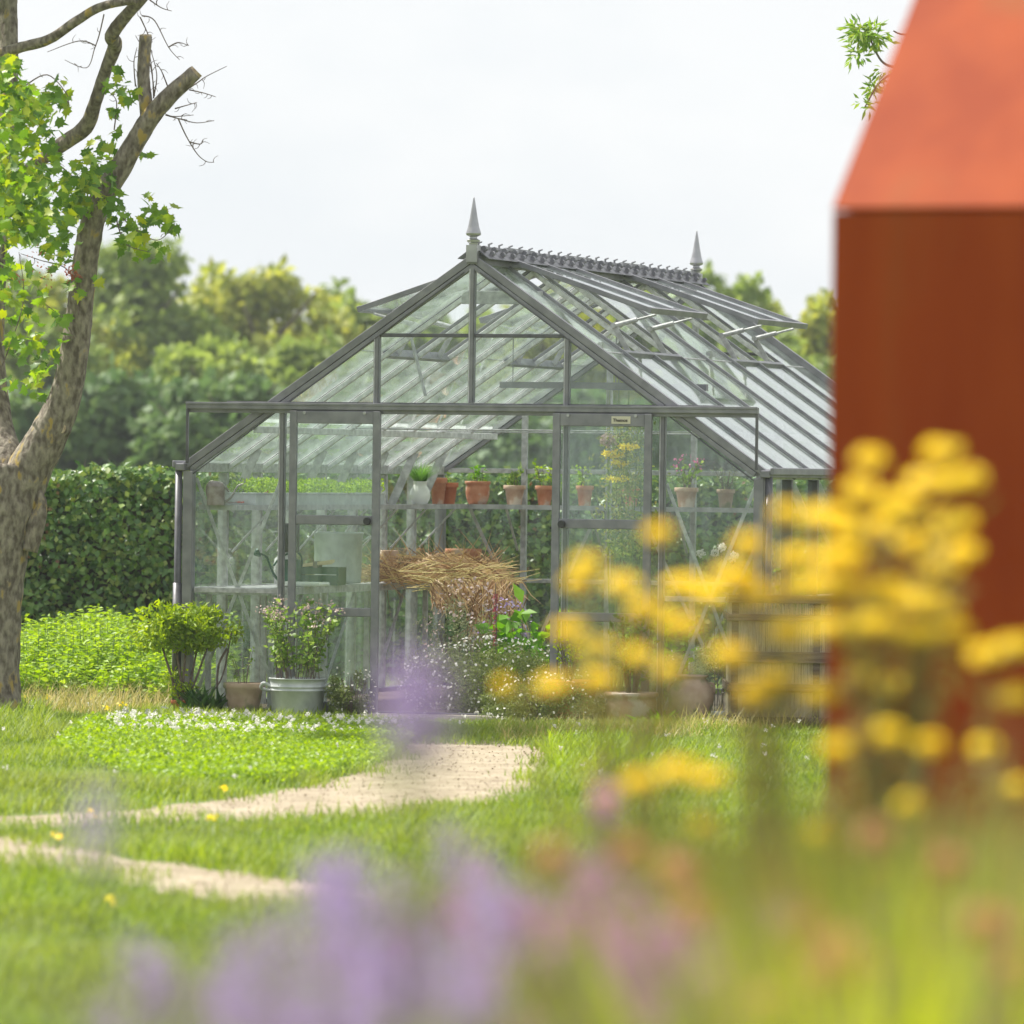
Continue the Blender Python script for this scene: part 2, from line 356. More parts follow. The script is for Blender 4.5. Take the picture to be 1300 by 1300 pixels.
# greenhouse frame of reference
GA = R(17.9); G0 = Vector((-.31, 44.3, 0)); BAY = .74; HW = 2.22; GL = BAY * 8; EZ = 1.85; RZ = 3.39
def GH(u, v, z=0): return Vector((G0.x + u * math.cos(GA) + v * math.sin(GA), G0.y - u * math.sin(GA) + v * math.cos(GA), z))
def vfor(px, u, z=1.5):
    lo, hi = -3, 12
    for _ in range(40):
        m = (lo + hi) / 2
        if proj(GH(u, m, z))[0] < px: lo = m
        else: hi = m
    return lo
def ufor(px, v, z=1.5):
    lo, hi = -5, 5
    for _ in range(40):
        m = (lo + hi) / 2
        if proj(GH(m, v, z))[0] < px: lo = m
        else: hi = m
    return lo
def in_gh(x, y, mrg=0.02):
    dx = x - G0.x; dy = y - G0.y; u = dx * math.cos(GA) - dy * math.sin(GA); v = dx * math.sin(GA) + dy * math.cos(GA)
    return (abs(u) < HW + mrg) & (v > -.12) & (v < GL + mrg)
def rz(s): return RZ - (RZ - EZ) * abs(s) / HW
SL = math.hypot(HW, RZ - EZ)

# ------------------------------------------------------------------ greenhouse
gh = thing('greenhouse', 'grey aluminium glass greenhouse with finials, open roof vents and open sliding doors', 'greenhouse', G0, -GA)
def gbar(name, p0, p1, w_, h_, mat=alu, up=(0, 0, 1), bev=.004): return MB().bar(p0, p1, w_, h_, up).build(name, mat, gh, bevel=bev)
b = MB(); b.box(-HW - .06, HW + .06, GL - .02, GL + .08, 0, .06); b.box(-HW - .06, -HW + .04, -.06, GL - .02, 0, .06); b.box(HW - .04, HW + .06, -.06, GL - .02, 0, .06); b.box(-HW + .04, HW - .04, -.06, .04, 0, .055)
b.build('base_frame', alu_d, gh, bevel=.004)
for su in (-1, 1):
    for v in (0, GL): gbar('corner_post', (su * HW, v, .06), (su * HW, v, EZ - .03), .075, .085, alu, up=(0, 1, 0))
    m = MB(); m.tube([(su * (HW + .075), -.03, .0), (su * (HW + .075), -.03, EZ - .02)], .028, 12); m.tube([(su * (HW + .075), -.03, .0), (su * (HW + .075), -.03, .98)], .036, 12)
    m.build('downpipe', alu_d, gh, smooth=True)
    m = MB(); m.bar((su * (HW + .055), -.07, EZ), (su * (HW + .055), GL + .07, EZ), .075, .055); m.bar((su * (HW + .105), -.07, EZ + .02), (su * (HW + .105), GL + .07, EZ + .02), .025, .055)
    m.build('gutter', alu, gh, bevel=.008)
    gbar('eave_beam', (su * (HW - .015), .045, EZ), (su * (HW - .015), GL - .045, EZ), .06, .075, alu_w)
    gbar('purlin', (su * (HW - .5), .05, rz(HW - .5) - .06), (su * (HW - .5), GL - .05, rz(HW - .5) - .06), .03, .05, alu_lit)
    gbar('glazing_bar', (su * HW, .045, .93), (su * HW, GL - .045, .93), .03, .035, alu_w)
    for k in range(1, 8):
        v = k * BAY
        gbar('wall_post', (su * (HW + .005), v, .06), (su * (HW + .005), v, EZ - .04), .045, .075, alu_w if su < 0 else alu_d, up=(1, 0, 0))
        gbar('knee_brace', (su * (HW - .05), v, 1.52), (su * (HW - .27), v, rz(HW - .27) - .04), .012, .07, alu_w, up=(1, 0, .3))
    nrm = Vector((su * (RZ - EZ), 0, HW)).normalized()
    for k in range(0, 9):
        v = k * BAY; g = k in (0, 8)
        off = nrm * (.026 if g else .012); offi = nrm * -.024
        m = MB(); m.bar(Vector((0, v, RZ)) + off, Vector((su * (HW + .06), v, EZ - .0416)) + off, .045 if g else .026, .055 if g else .024, up=nrm)
        m.build('rafter', alu, gh, bevel=.004)
        gbar('inner_rafter', Vector((0, v, RZ)) + offi, Vector((su * (HW - .02), v, EZ + .014)) + offi, .045, .035, alu if g else alu_lit, up=nrm)
    def sp(s, v, h=0): return Vector((su * HW * s / SL, v, RZ - (RZ - EZ) * s / SL)) + nrm * h
    for k in range(8):
        v0 = k * BAY + .022; v1 = (k + 1) * BAY - .022; s0 = 1.15 if k in (1, 2, 5, 6) else .03
        MB().slab([sp(s0, v0), sp(s0, v1), sp(SL + .05, v1), sp(SL + .05, v0)], nrm, .004).build('roof_pane', g_roof, gh)
        if k in (1, 2, 5, 6): gbar('vent_sill', sp(1.15, v0 - .006, -.01), sp(1.15, v1 + .006, -.01), .035, .07, alu, up=nrm)
        else:
            gbar('pane_lap', sp(1.15, v0 + .004, .004), sp(1.15, v1 - .004, .004), .01, .006, alu_w, up=nrm)
    # opening roof lights, each two bays wide, hinged at the ridge
    th = R(18.5)
    for k0 in (1, 5):
        v0 = k0 * BAY + .01; v1 = (k0 + 2) * BAY - .01; vm = (v0 + v1) / 2
        d = Vector((su * math.cos(th), 0, -math.sin(th))); vn = Vector((su * math.sin(th), 0, math.cos(th)))
        h0 = Vector((su * .03, 0, RZ + .045)); ln = 1.18
        q = lambda s, v: h0 + d * s + Vector((0, v, 0))
        m = MB()
        for vv in (v0, vm, v1): m.bar(q(.0, vv), q(ln, vv), .035, .04, up=vn)
        m.bar(q(.018, v0 + .018), q(.018, v1 - .018), .036, .034, up=vn); m.bar(q(ln, v0 - .02), q(ln, v1 + .02), .03, .046, up=vn)
        vt = m.build('roof_vent', alu, gh, bevel=.004)
        for a_, b_ in ((v0, vm), (vm, v1)):
            MB().slab([q(.03, a_ + .018), q(.03, b_ - .018), q(ln - .015, b_ - .018), q(ln - .015, a_ + .018)], vn, .004).build('vent_pane', g_roof, vt)
        for vv in (v0 + .24, v1 - .24):
            e = MB(); knee = sp(.90, vv, .09); e.bar(sp(1.14, vv, -.02), knee, .04, .012, up=(0, 1, 0)); e.tube([knee, q(ln - .02, vv) - vn * .035], .010, 8)
            tip_ = q(ln - .02, vv) - vn * .035; e.tube([knee.lerp(tip_, .05), knee.lerp(tip_, .55)], .019, 10); e.tube([knee - Vector((0, .03, 0)), knee + Vector((0, .03, 0))], .022, 8)
            e.build('vent_stay', alu_w, vt)
# ridge with its little crest of bolts
m = MB(); m.bar((0, -.03, RZ + .02), (0, GL + .03, RZ + .02), .09, .07); m.build('ridge_beam', alu, gh, bevel=.006)
m = MB()
for su in (-1, 1): m.slab([(su * .02, 0, RZ + .10), (su * .12, 0, RZ + .025), (su * .12, GL, RZ + .025), (su * .02, GL, RZ + .10)], (su * .7, 0, .7), .006)
m.build('ridge_cap', alu_d, gh)
m = MB()
for k in range(24):
    v = .12 + k * (GL - .24) / 23
    m.tube([(0, v, RZ + .10), (0, v, RZ + .145), (.02, v + .02, RZ + .155)], [.010, .009, .006], 6)
    for sx in (-1, 1):
        m.tube([(sx * .05, v - .03, RZ + .105), (sx * .05, v + .025, RZ + .105)], .021, 8); m.tube([(sx * .09, v + .05, RZ + .07), (sx * .09, v + .085, RZ + .07)], .018, 8)
for k in range(8):
    v = k * BAY + .06; m.box(-.012, .012, v, v + BAY - .09, RZ + .10 + .012 * (k % 2), RZ + .125 + .012 * (k % 2))
m.build('ridge_crest', alu, gh)
prof = [(0, .0), (.034, .0), (.036, .02), (.05, .03), (.052, .045), (.03, .06), (.028, .075), (.055, .09), (.06, .105), (.055, .125), (.045, .16), (.03, .25), (.015, .36), (.004, .43), (0, .435)]
for v in (.0, GL):
    m = MB(); m.bar((0, v, RZ + .0), (0, v, RZ + .125), .085, .085, up=(0, 1, 0)); m.lathe([(r * .95, z * .82) for r, z in prof], (0, v, RZ + .125), 20)
    m.build('finial', pm('polished cast metal', (.34, .34, .36), (.44, .44, .46), .35, .6, 9), gh, smooth=False)
# gables
TZ = 2.31
for v, back in ((0, False), (GL, True)):
    for u in (-1.48, -.74, 0, .74, 1.48):
        z0 = .06 if (back or abs(u) > .7) else TZ + .04
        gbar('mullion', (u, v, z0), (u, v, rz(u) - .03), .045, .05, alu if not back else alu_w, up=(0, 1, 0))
    if not back:
        for u in (-1.48, -.74, 0, .74, 1.48):
            z0 = TZ + .04 if abs(u) < .7 else .06
            gbar('light_shade_strip', (u + .018, v - .027, z0), (u + .018, v - .027, rz(u) - .05), .007, .008, alu_d, up=(0, 1, 0)); gbar('light_shade_strip', (u - .015, v - .027, z0), (u - .015, v - .027, rz(u) - .05), .006, .006, alu_lit, up=(0, 1, 0))  # dark and bright strips added as painted shade line and highlight on each mullion
        for sg in (-1, 1): gbar('light_shade_strip', (sg * .06, v - .026, RZ - .075), (sg * (HW - .03), v - .026, EZ - .055), .008, .010, alu_d)  # dark strip added as a painted shade line under the gable rafter
    zc = rz(.74) - .03
    for a_, b_ in ((-.74, 0), (0, .74)):
        gbar('gable_bar', (a_ + .024, v, zc), (b_ - .024, v, zc), .028, .028, alu_d)
        MB().slab([(a_, v, TZ + .04 if not back else EZ + .02), (b_, v, TZ + .04 if not back else EZ + .02), (b_, v, zc), (a_, v, zc)], (0, 1, 0), .004).build('gable_pane', g_wall, gh)
        MB().slab([(a_, v, zc)] + [(b_, v, zc)] + ([(b_, v, rz(b_))] if b_ == 0 else []) + ([(a_, v, rz(a_))] if a_ == 0 else []), (0, 1, 0), .004).build('gable_pane', g_wall, gh)
    for su in (-1, 1):
        zz = TZ + .04 if not back else EZ + .02
        MB().slab([(su * .74, v, zz), (su * 1.48, v, zz), (su * 1.48, v, rz(1.48)), (su * .74, v, rz(.74))][::su], (0, 1, 0), .004).build('gable_pane', g_wall, gh)
        if back:
            MB().slab([(su * 1.48, v, EZ + .02), (su * HW, v, EZ + .02), (su * 1.48, v, rz(1.48))][::su], (0, 1, 0), .004).build('gable_pane', g_wall, gh)
    if back:
        e = [-HW + .045, -1.48, -.74, 0, .74, 1.48, HW - .045]
        for i in range(6):
            a_ = e[i] + .024; b_ = e[i + 1] - .024
            gbar('glazing_bar', (a_, v, EZ), (b_, v, EZ), .04, .04, alu_w); gbar('glazing_bar', (a_, v, .93), (b_, v, .93), .03, .035, alu_w)
            MB().slab([(a_, v, .06), (b_, v, .06), (b_, v, .912), (a_, v, .912)], (0, 1, 0), .004).build('wall_pane', g_wall, gh)
            MB().slab([(a_, v, .948), (b_, v, .948), (b_, v, EZ - .02), (a_, v, EZ - .02)], (0, 1, 0), .004).build('wall_pane', g_wall, gh)
    else:
        for su in (-1, 1):
            o1 = su * 1.456; o2 = su * (HW - .03)
            o_ = su * 1.505; MB().slab([(o_, v, .06), (o2, v, .06), (o2, v, EZ), (o_, v, rz(1.505) - .02)][::su], (0, 1, 0), .004).build('wall_pane', g_wall, gh)
            MB().slab([(su * .765, v, .06), (o1, v, .06), (o1, v, TZ - .04), (su * .765, v, TZ - .04)][::su], (0, 1, 0), .004).build('wall_pane', g_wall, gh)
            gbar('glazing_bar', (su * 1.505, v + .012, .93), (su * (HW - .045), v + .012, .93), .03, .04, alu_w)
            for (a_, b_) in (((su * 1.5, .10), (su * (HW - .04), EZ - .08)), ((su * (HW - .04), .10), (su * 1.5, EZ - .08))):
                gbar('cross_brace', (a_[0], v + .04, a_[1]), (b_[0], v + .04, b_[1]), .006, .028, alu_w, up=(1, 0, 0))
for su in (-1, 1):
    for k in range(8):
        MB().slab([(su * (HW - .002), k * BAY + .03, .06), (su * (HW - .002), (k + 1) * BAY - .03, .06), (su * (HW - .002), (k + 1) * BAY - .03, EZ - .04), (su * (HW - .002), k * BAY + .03, EZ - .04)], (1, 0, 0), .004).build('wall_pane', g_wall, gh)
# door track running past both sides of the doorway, hung clear of the glass
m = MB(); m.bar((-HW - .0, -.075, TZ), (HW, -.075, TZ), .05, .045); m.bar((-HW, -.058, TZ - .035), (HW, -.058, TZ - .035), .02, .03); m.bar((-HW, -.1, TZ + .018), (HW, -.1, TZ + .018), .012, .02)
m.build('door_track', alu, gh, bevel=.003)
gbar('door_track', (-HW + .3, -.0, TZ + .012), (HW - .3, -.0, TZ + .012), .045, .05, alu_d)
for su in (-1, 1): gbar('track_strut', (su * (HW - .008), -.078, TZ - .022), (su * (HW - .008), -.078, EZ + .03), .02, .022, alu_d, up=(0, 1, 0))
for u0, u1, hs in ((-1.385, -.672, 1), (.668, 1.425, -1)):
    vv = -.10; m = MB()
    for uu in (u0 + .028, u1 - .028): m.box(uu - .028, uu + .028, vv - .018, vv + .018, .035, TZ - .03)
    a_, b_ = u0 + .056, u1 - .056
    m.box(a_, b_, vv - .015, vv + .015, TZ - .125, TZ - .032); m.box(a_, b_, vv - .015, vv + .015, 1.435, 1.505); m.box(a_, b_, vv - .015, vv + .015, .755, .82); m.box(a_, b_, vv - .015, vv + .015, .04, .12)
    dr = m.build('sliding_door', alu if hs > 0 else alu, gh, bevel=.005)
    for z0, z1 in ((.12, .755), (.82, 1.435), (1.505, TZ - .125)):
        MB().slab([(a_, vv, z0), (b_, vv, z0), (b_, vv, z1), (a_, vv, z1)], (0, 1, 0), .004).build('door_pane', g_wall, dr)
    hu = u1 - .085 if hs > 0 else u0 + .085
    m = MB(); m.tube([(hu, vv - .015, 1.465), (hu, vv - .035, 1.465)], .014, 12); m.tube([(hu, vv - .035, 1.465), (hu, vv - .055, 1.465)], [.03, .026], 14); m.build('door_handle', black_pl, dr)
    m = MB()
    for uu in (u0 + .12, u1 - .12): m.tube([(uu, vv - .02, TZ - .045), (uu, vv - .03, TZ - .045)], .012, 8)
    m.build('roller', alu_w, dr)
    if hs < 0:
        pl_ = MB(); pl_.box(1.12, 1.265, vv - .021, vv - .017, TZ - .105, TZ - .05); po = pl_.build('name_plate', plate_m, dr)
        tcv = bpy.data.curves.new('lettering', 'FONT'); tcv.body = 'Themos'; tcv.size = .034; tcv.extrude = .0008; tcv.offset = .0006
        to = bpy.data.objects.new('lettering', tcv); COL.objects.link(to)
        bpy.context.view_layer.update(); dg = bpy.context.evaluated_depsgraph_get(); tm = bpy.data.meshes.new_from_object(to.evaluated_get(dg))
        bpy.data.objects.remove(to); lo_ = link('lettering', tm, ink_m, po); lo_.rotation_euler = (math.pi / 2, 0, 0); lo_.location = (1.132, vv - .0235, TZ - .09)
# collar plates, hanging rails, a loose batten under the roof
gbar('collar_plate', (-.32, .70, 3.15), (.32, .70, 3.15), .012, .10, alu_w)
gbar('collar_plate', (-.32, GL - .7, 3.15), (.32, GL - .7, 3.15), .012, .09, alu_w)
m = MB(); m.bar(GH(-.42, 2.0, 2.545) - G0, GH(.0, 0, 0) - G0, 0.001, 0.001) if False else None
for (a_, b_, v, z) in ((-.75, .3, 3.0, 2.53), (.55, 1.35, 1.6, 2.5)):
    m = MB(); m.box(a_, b_, v - .03, v + .03, z - .025, z + .025); m.bar((a_ + .1, v, z + .02), (a_ + .1, v, rz(a_ + .1) - .02), .006, .006, up=(0, 1, 0)); m.bar((b_ - .1, v, z + .02), (b_ - .1, v, rz(b_ - .1) - .02), .006, .006, up=(0, 1, 0))
    m.build('hanging_rail', alu, gh)
gbar('batten', (-.57, .25, 2.86), (-.46, .3, 2.4), .05, .012, alu_w, up=(1, 0, 0))
for v in (2.2, 4.4): gbar('tie_rod', (-HW + .5, v, rz(HW - .5) - .03), (HW - .5, v, rz(HW - .5) - .03), .012, .012, alu_w)
# shelves bolted to the left and back walls
def shelf_mb(u0, u1, v0, v1, z, lengthwise):
    m = MB(); n = 4
    for i in range(n):
        if lengthwise: a_ = u0 + (u1 - u0) * i / n; m.box(a_ + .004, a_ + (u1 - u0) / n - .004, v0, v1, z - .012, z)
        else: a_ = v0 + (v1 - v0) * i / n; m.box(u0, u1, a_ + .004, a_ + (v1 - v0) / n - .004, z - .012, z)
    return m
SZ = 1.565
m = shelf_mb(-HW + .06, -HW + .36, .06, GL - .38, SZ, True); m.box(-HW + .36, -HW + .372, .06, GL - .38, SZ - .035, SZ + .004); m.box(-HW + .06, -HW + .36, .048, .06, SZ - .035, SZ + .004); m.build('shelf', alu_s, gh)
m = shelf_mb(-HW + .06, HW - .06, GL - .36, GL - .06, SZ, False); m.box(-HW + .06, HW - .06, GL - .372, GL - .36, SZ - .035, SZ + .004); m.build('shelf', alu_s, gh)
for k in range(1, 8):
    gbar('shelf_bracket', (-HW + .36, k * BAY + .05, SZ - .03), (-HW + .05, k * BAY + .05, SZ - .36), .02, .014, alu_w)
for u in (-1.48, -.74, 0, .74, 1.48):
    gbar('shelf_bracket', (u - .04, GL - .36, SZ - .03), (u - .04, GL - .04, SZ - .38), .02, .014, alu_w)
for u0_ in (-2.0, -.5, 1.0):
    gbar('cross_brace', (u0_ + .05, GL - .05, SZ - .02), (u0_ + .62, GL - .05, .40), .006, .03, alu_w, up=(1, 0, 0)); gbar('cross_brace', (u0_ + 1.2, GL - .056, SZ - .02), (u0_ + .66, GL - .056, .40), .006, .03, alu_w, up=(1, 0, 0))

bed = MB(); bed.box(-HW + .08, HW - .08, .12, GL - .06, .002, .03)
tag(bed.build('soil', soil_m), kind='structure'); o = bpy.data.objects['soil']; o.location = G0; o.rotation_euler = (0, 0, -GA)
st = MB(); st.box(-.72, .74, -.50, -.07, .0, .045); s_ = st.build('doorstep', stone_m, bevel=.012); s_.location = G0; s_.rotation_euler = (0, 0, -GA)
tag(s_, 'pale stone doorstep slab lying before the open greenhouse doorway', 'doorstep')

# potting bench
bz = .945
pb = thing('potting_bench', 'long grey metal slatted bench along the left inside wall of the greenhouse', 'bench', GH(-1.9, .1), -GA)
m = MB()
for i in range(6): m.box(-.25 + i * .092, -.25 + i * .092 + .082, 0, 5.1, bz - .015, bz)
m.build('bench_top', alu_s, pb)
m = MB(); m.box(.302, .314, 0, 5.1, bz - .05, bz + .006); m.box(-.262, -.25, 0, 5.1, bz - .05, bz + .006); m.box(-.25, .302, -.012, 0, bz - .05, bz + .006); m.build('bench_rim', alu_w, pb)
for k in range(5):
    for uu in (-.22, .28): MB().box(uu - .018, uu + .018, .06 + k * 1.2, .096 + k * 1.2, .03, bz - .02).build('leg', alu_w, pb)
for k in range(4): MB().bar((.28, .1 + k * 1.2, .2), (.28, .75 + k * 1.2, bz - .06), .01, .022, up=(1, 0, 0)).build('brace', alu_w, pb)

# ------------------------------------------------------------------ pots and their plants
POTS = {
 'classic': [(0, 0), (.62, 0), (.64, .03), (.86, .78), (.97, .79), (1.0, .82), (1.0, .98), (.97, 1), (.88, 1), (.86, .92), (0, .90)],
 'bowl': [(0, 0), (.55, 0), (.66, .1), (.84, .5), (.92, .82), (1.0, .86), (1.0, .98), (.98, 1), (.9, 1), (.88, .92), (0, .9)],
 'round': [(0, 0), (.66, 0), (.82, .18), (.93, .45), (.94, .7), (.9, .84), (1.0, .88), (1.0, .98), (.97, 1), (.86, 1), (.84, .92), (0, .9)],
 'urn': [(0, 0), (.55, 0), (.72, .14), (.95, .45), (1.0, .62), (.9, .78), (.66, .9), (.62, .94), (.72, .97), (.73, 1), (.62, 1), (.52, .95), (0, .93)],
 'tub': [(0, 0), (.86, 0), (.87, .02), (.94, .68), (.965, .69), (.965, .71), (.945, .72), (.95, .77), (.97, .78), (.97, .80), (.955, .81), (.97, .97), (1.0, .975), (1.0, 1), (.96, 1), (.95, .93), (0, .92)],
 'jug': [(0, 0), (.66, 0), (.72, .04), (.97, .28), (1.0, .42), (.9, .62), (.66, .78), (.62, .88), (.68, .97), (.7, 1), (.6, 1), (.55, .85), (0, .84)],
}
def potted(name, label, cat, loc, r, h, shape, mat, plant=None, group=None, rotz=0):
    t = thing(name, label, cat, loc, rotz, group)
    MB().lathe([(a * r, b_ * h) for a, b_ in POTS[shape]], n=36).build('pot' if shape not in ('tub', 'jug') else shape, mat, t, smooth=True)
    MB().lathe([(0, 0), (.5, .006), (.8, 0)], n=20) .build('soil', soil_m, t) if False else None
    s = MB(); s.lathe([(0, h * .935), (r * POTS[shape][-2][0] * .97, h * .925)], n=20); s.build('compost', soil_m, t)
    if plant: plant(t, h)
    return t
def stems_mb(n, spread, z0, z1, lean=.3, r=.003, base=.04):
    m = MB(); tops = []
    for i in range(n):
        a = random.uniform(0, 6.28); q = math.sqrt(random.random()) * base; x, y = q * math.cos(a), q * math.sin(a)
        e = math.sqrt(random.random()) * spread; zz = random.uniform(z0 + (z1 - z0) * .7, z1); ex, ey = e * math.cos(a + random.uniform(-.5, .5)), e * math.sin(a)
        m.tube([(x, y, z0), ((x * .6 + ex * .4), (y * .6 + ey * .4), z0 + (zz - z0) * .5), (ex, ey, zz)], [r, r * .8, r * .5], 5); tops.append(((x, y, z0), (ex, ey, zz)))
    return m, tops
def leafy(n_st, spread, hgt, lsize, lw, mat, per=14, flower=None, fn=6, fs=.012, base=.04, stem_mat=None, bottom=.15, r=.003):
    def f(t, h):
        m, tops = stems_mb(n_st, spread, h * .9, h + hgt, base=base, r=r); m.build('stem', stem_mat or twig_m, t)
        P0 = np.array([a for a, b_ in tops]); P1 = np.array([b_ for a, b_ in tops]); pts = []
        for i in range(len(P0)):
            s = bottom + (1 - bottom) * rng.random(per); pts.append(P0[i] + (P1[i] - P0[i]) * s[:, None] + rng.normal(size=(per, 3)) * lsize * .35)
        pts = np.vstack(pts); n = len(pts); scatter('foliage', 'leaf', pts, rdir(n, .25, .6), rdir(n, 1.0), lsize * rng.uniform(.6, 1.2, n), lw * rng.uniform(.7, 1.2, n), mat, t)
        if flower:
            pts = np.vstack([P1[i] + rng.normal(size=(fn, 3)) * np.array([.02, .02, .012]) * (fs / .012) for i in range(len(P1)) if random.random() < .8]); n = len(pts)
            scatter('flower', 'round', pts, rdir(n), rdir(n, .8), fs * rng.uniform(.7, 1.3, n), fs * rng.uniform(.7, 1.3, n), flower, t)
    return f
def cushion(n, r, hgt, ls, lw, mat):
    def f(t, h):
        foliage('foliage', n, (0, 0, h + hgt * .45), (r, r, hgt * .6), ls, lw, mat, t, clumps=max(6, n // 60), shell=.4)
        m, _ = stems_mb(5, r * .5, h * .9, h + hgt * .6, r=.004); m.build('stem', twig_m, t)
    return f
def grassy(n, hgt, spread, mat, w_=.006):
    def f(t, h):
        a = rng.random(n) * 6.28; q = rng.random(n) ** .5 * .03; pts = np.c_[q * np.cos(a), q * np.sin(a), np.full(n, h * .9)]
        D = np.c_[np.cos(a) * spread * rng.random(n), np.sin(a) * spread * rng.random(n), np.ones(n)]
        scatter('foliage', 'blade', pts, D, np.c_[np.cos(a), np.sin(a), np.zeros(n)], hgt * rng.uniform(.6, 1.15, n), w_, mat, t)
    return f
sz = SZ + .0045
def on_left(px): return GH(-HW + .21, vfor(px, -HW + .21), SZ + .001)
def on_back(px): return GH(ufor(px, GL - .21), GL - .21, SZ + .001)
potted('herb_jug', 'round white glazed jug full of green chives on the greenhouse shelf', 'jug', on_left(533), .087, .19, 'jug', ceramic, grassy(260, .20, .8, L_chive))
potted('terracotta_pot', 'old terracotta pot partly hidden behind the white jug', 'pot', GH(-HW + .16, vfor(556, -HW + .16), SZ + .001), .075, .22, 'classic', terra)
potted('terracotta_pot', 'smooth orange terracotta pot with no leafy plant, right of the white jug', 'pot', on_left(569) + GH(.0, .0) - G0, .083, .18, 'classic', terra_r, leafy(4, .04, .05, .03, .02, L_herb, 5))
potted('terracotta_pot', 'widest terracotta pot on the shelf with a broad-leaved seedling', 'pot', on_back(606), .108, .195, 'round', terra, leafy(5, .06, .14, .05, .04, L_bean, 8))
potted('terracotta_pot', 'pale terracotta pot with scalloped collar and bushy clipped herb', 'pot', on_back(653), .094, .165, 'classic', terra_p, cushion(420, .065, .16, .02, .012, L_herb))
potted('terracotta_pot', 'terracotta pot with an airy yellow-green plant beside the right door edge', 'pot', on_back(691), .08, .165, 'classic', terra, leafy(6, .10, .2, .04, .025, L_nettle, 9))
potted('terracotta_pot', 'faded pot behind the glass of the right sliding door', 'pot', on_back(742), .075, .17, 'classic', terra, leafy(6, .09, .2, .04, .03, L_nettle, 9))
potted('terracotta_pot', 'pale pot of pink geraniums on the right part of the back shelf', 'pot', on_back(871), .10, .165, 'classic', terra_p, leafy(9, .13, .26, .045, .035, L_herb, 9, F_pink, 7, .02))
potted('terracotta_pot', 'small brown pot of spiky grey herb at the right end of the shelf', 'pot', on_back(921), .078, .155, 'classic', terra_m, leafy(12, .12, .2, .03, .008, L_sage, 14))
potted('terracotta_pot', 'terracotta pot seen dimly between door and post on the back shelf', 'pot', on_back(800), .08, .15, 'classic', terra, leafy(6, .1, .17, .04, .03, L_yel, 9))

# small zinc watering can on the left shelf
def watering_can(label, loc, rotz, r, h, mat, spout=1.0, rose=True, hoop=True):
    t = thing('watering_can', label, 'watering can', loc, rotz)
    MB().lathe([(0, 0), (r, 0), (r, h), (r * .95, h), (r * .94, h * .9), (0, h * .88)], n=28).build('body', mat, t, smooth=False)
    m = MB(); p, q = smoothpts([(r * .9, 0, h * .15), (r * 1.5 * spout, 0, h * .45), (r * 2.1 * spout, 0, h * 1.05), (r * 2.7 * spout, 0, h * 1.22)], [r * .17, r * .12, r * .09, r * .08]); m.tube(p, q, 8)
    m.build('spout', mat, t)
    if rose: MB().lathe([(0, 0), (r * .42, .004), (r * .42, .02), (r * .1, .05)], (0, 0, 0), 14).build('rose', mat, t).matrix_local = Matrix.Translation((r * 2.75 * spout, 0, h * 1.28)) @ Matrix.Rotation(R(115), 4, 'Y')
    m = MB(); p, q = smoothpts([(-r, 0, h * .5), (-r * 1.05, 0, h * 1.05), (-r * .4, 0, h * 1.32), (r * .9, 0, h * 1.05), (r * 1.5, 0, h * .75)], [.008] * 5); m.tube(p, q, 6)
    m.build('handle', mat, t)
    MB().lathe([(r * .97, h * .99), (r * .99, h * 1.04), (r * .8, h * 1.22), (r * .45, h * 1.32), (0, h * 1.35)], n=20).build('hood', mat, t) if not rose else None
    return t
watering_can('small rusty zinc watering can at the front end of the upper shelf', on_left(274), -GA + .1, .068, .135, zinc_o, 1.15, rose=False)
# long zinc planting trough full of seedlings
va, vb = vfor(306, -HW + .21), vfor(470, -HW + .21)
tr = thing('seedling_trough', 'long grey trough of bright green seedlings on the left upper shelf', 'planter', GH(-HW + .21, va, SZ + .001), -GA)
ln = vb - va; m = MB(); m.box(-.12, .12, 0, ln, 0, .085); m.box(-.128, .128, -.008, ln + .008, .085, .095); m.build('trough', zinc, tr, bevel=.004)
n = 5200; pts = np.c_[rng.uniform(-.12, .12, n), np.linspace(0, ln, n), .095 + rng.random(n) * (.045 + .06 * np.abs(np.sin(np.linspace(.6, 8.2, n))))]
scatter('foliage', 'leaf', pts, rdir(n, .6), rdir(n, 1.2), .026, .017, L_nettle, tr)
# pruning tools
m = MB(); t = thing('garden_tool', 'red handled hand tool lying on the shelf before the seedlings', 'tool', on_left(318) + Vector((0, 0, .008)), -GA)
p, q = smoothpts([(-.02, -.3, .012), (0, -.1, .02), (.01, .05, .035), (.02, .32, .10)], [.006, .009, .01, .011]); m.tube(p, q, 6); p, q = smoothpts([(.03, -.28, .012), (.0, -.08, .02), (-.01, .1, .03), (0, .34, .06)], [.006, .009, .01, .01]); m.tube(p, q, 6); m.build('grip', red_tool, t)
m = MB(); m.bar((-.02, -.3, .012), (-.03, -.75, .008), .05, .012); m.build('blade', zinc_o, t)

# things on the bench
def on_bench(px, u=-1.85): return GH(u, vfor(px, u, 1), bz + .0065)
t = thing('wash_tub', 'large dull zinc tub standing on the potting bench', 'tub', on_bench(429, -1.9))
MB().lathe([(0, 0), (.178, 0), (.183, .02), (.193, .385), (.203, .39), (.203, .402), (.19, .402), (.185, .35), (.18, .02), (0, .015)], n=40).build('tub', zinc, t, smooth=True)
for s in (-1, 1):
    m = MB(); p, q = smoothpts([(s * .19, -.05, .33), (s * .235, -.04, .36), (s * .235, .04, .36), (s * .19, .05, .33)], [.008] * 4); m.tube(p, q, 6); m.build('handle', zinc, t)
watering_can('dark green long-spouted watering can on the bench behind the left door post', on_bench(368, -1.8), math.pi + .15, .085, .2, green_pl, 1.0)
t = thing('milk_churn', 'tall grey metal can on the bench left of the green crate', 'can', on_bench(360, -1.98))
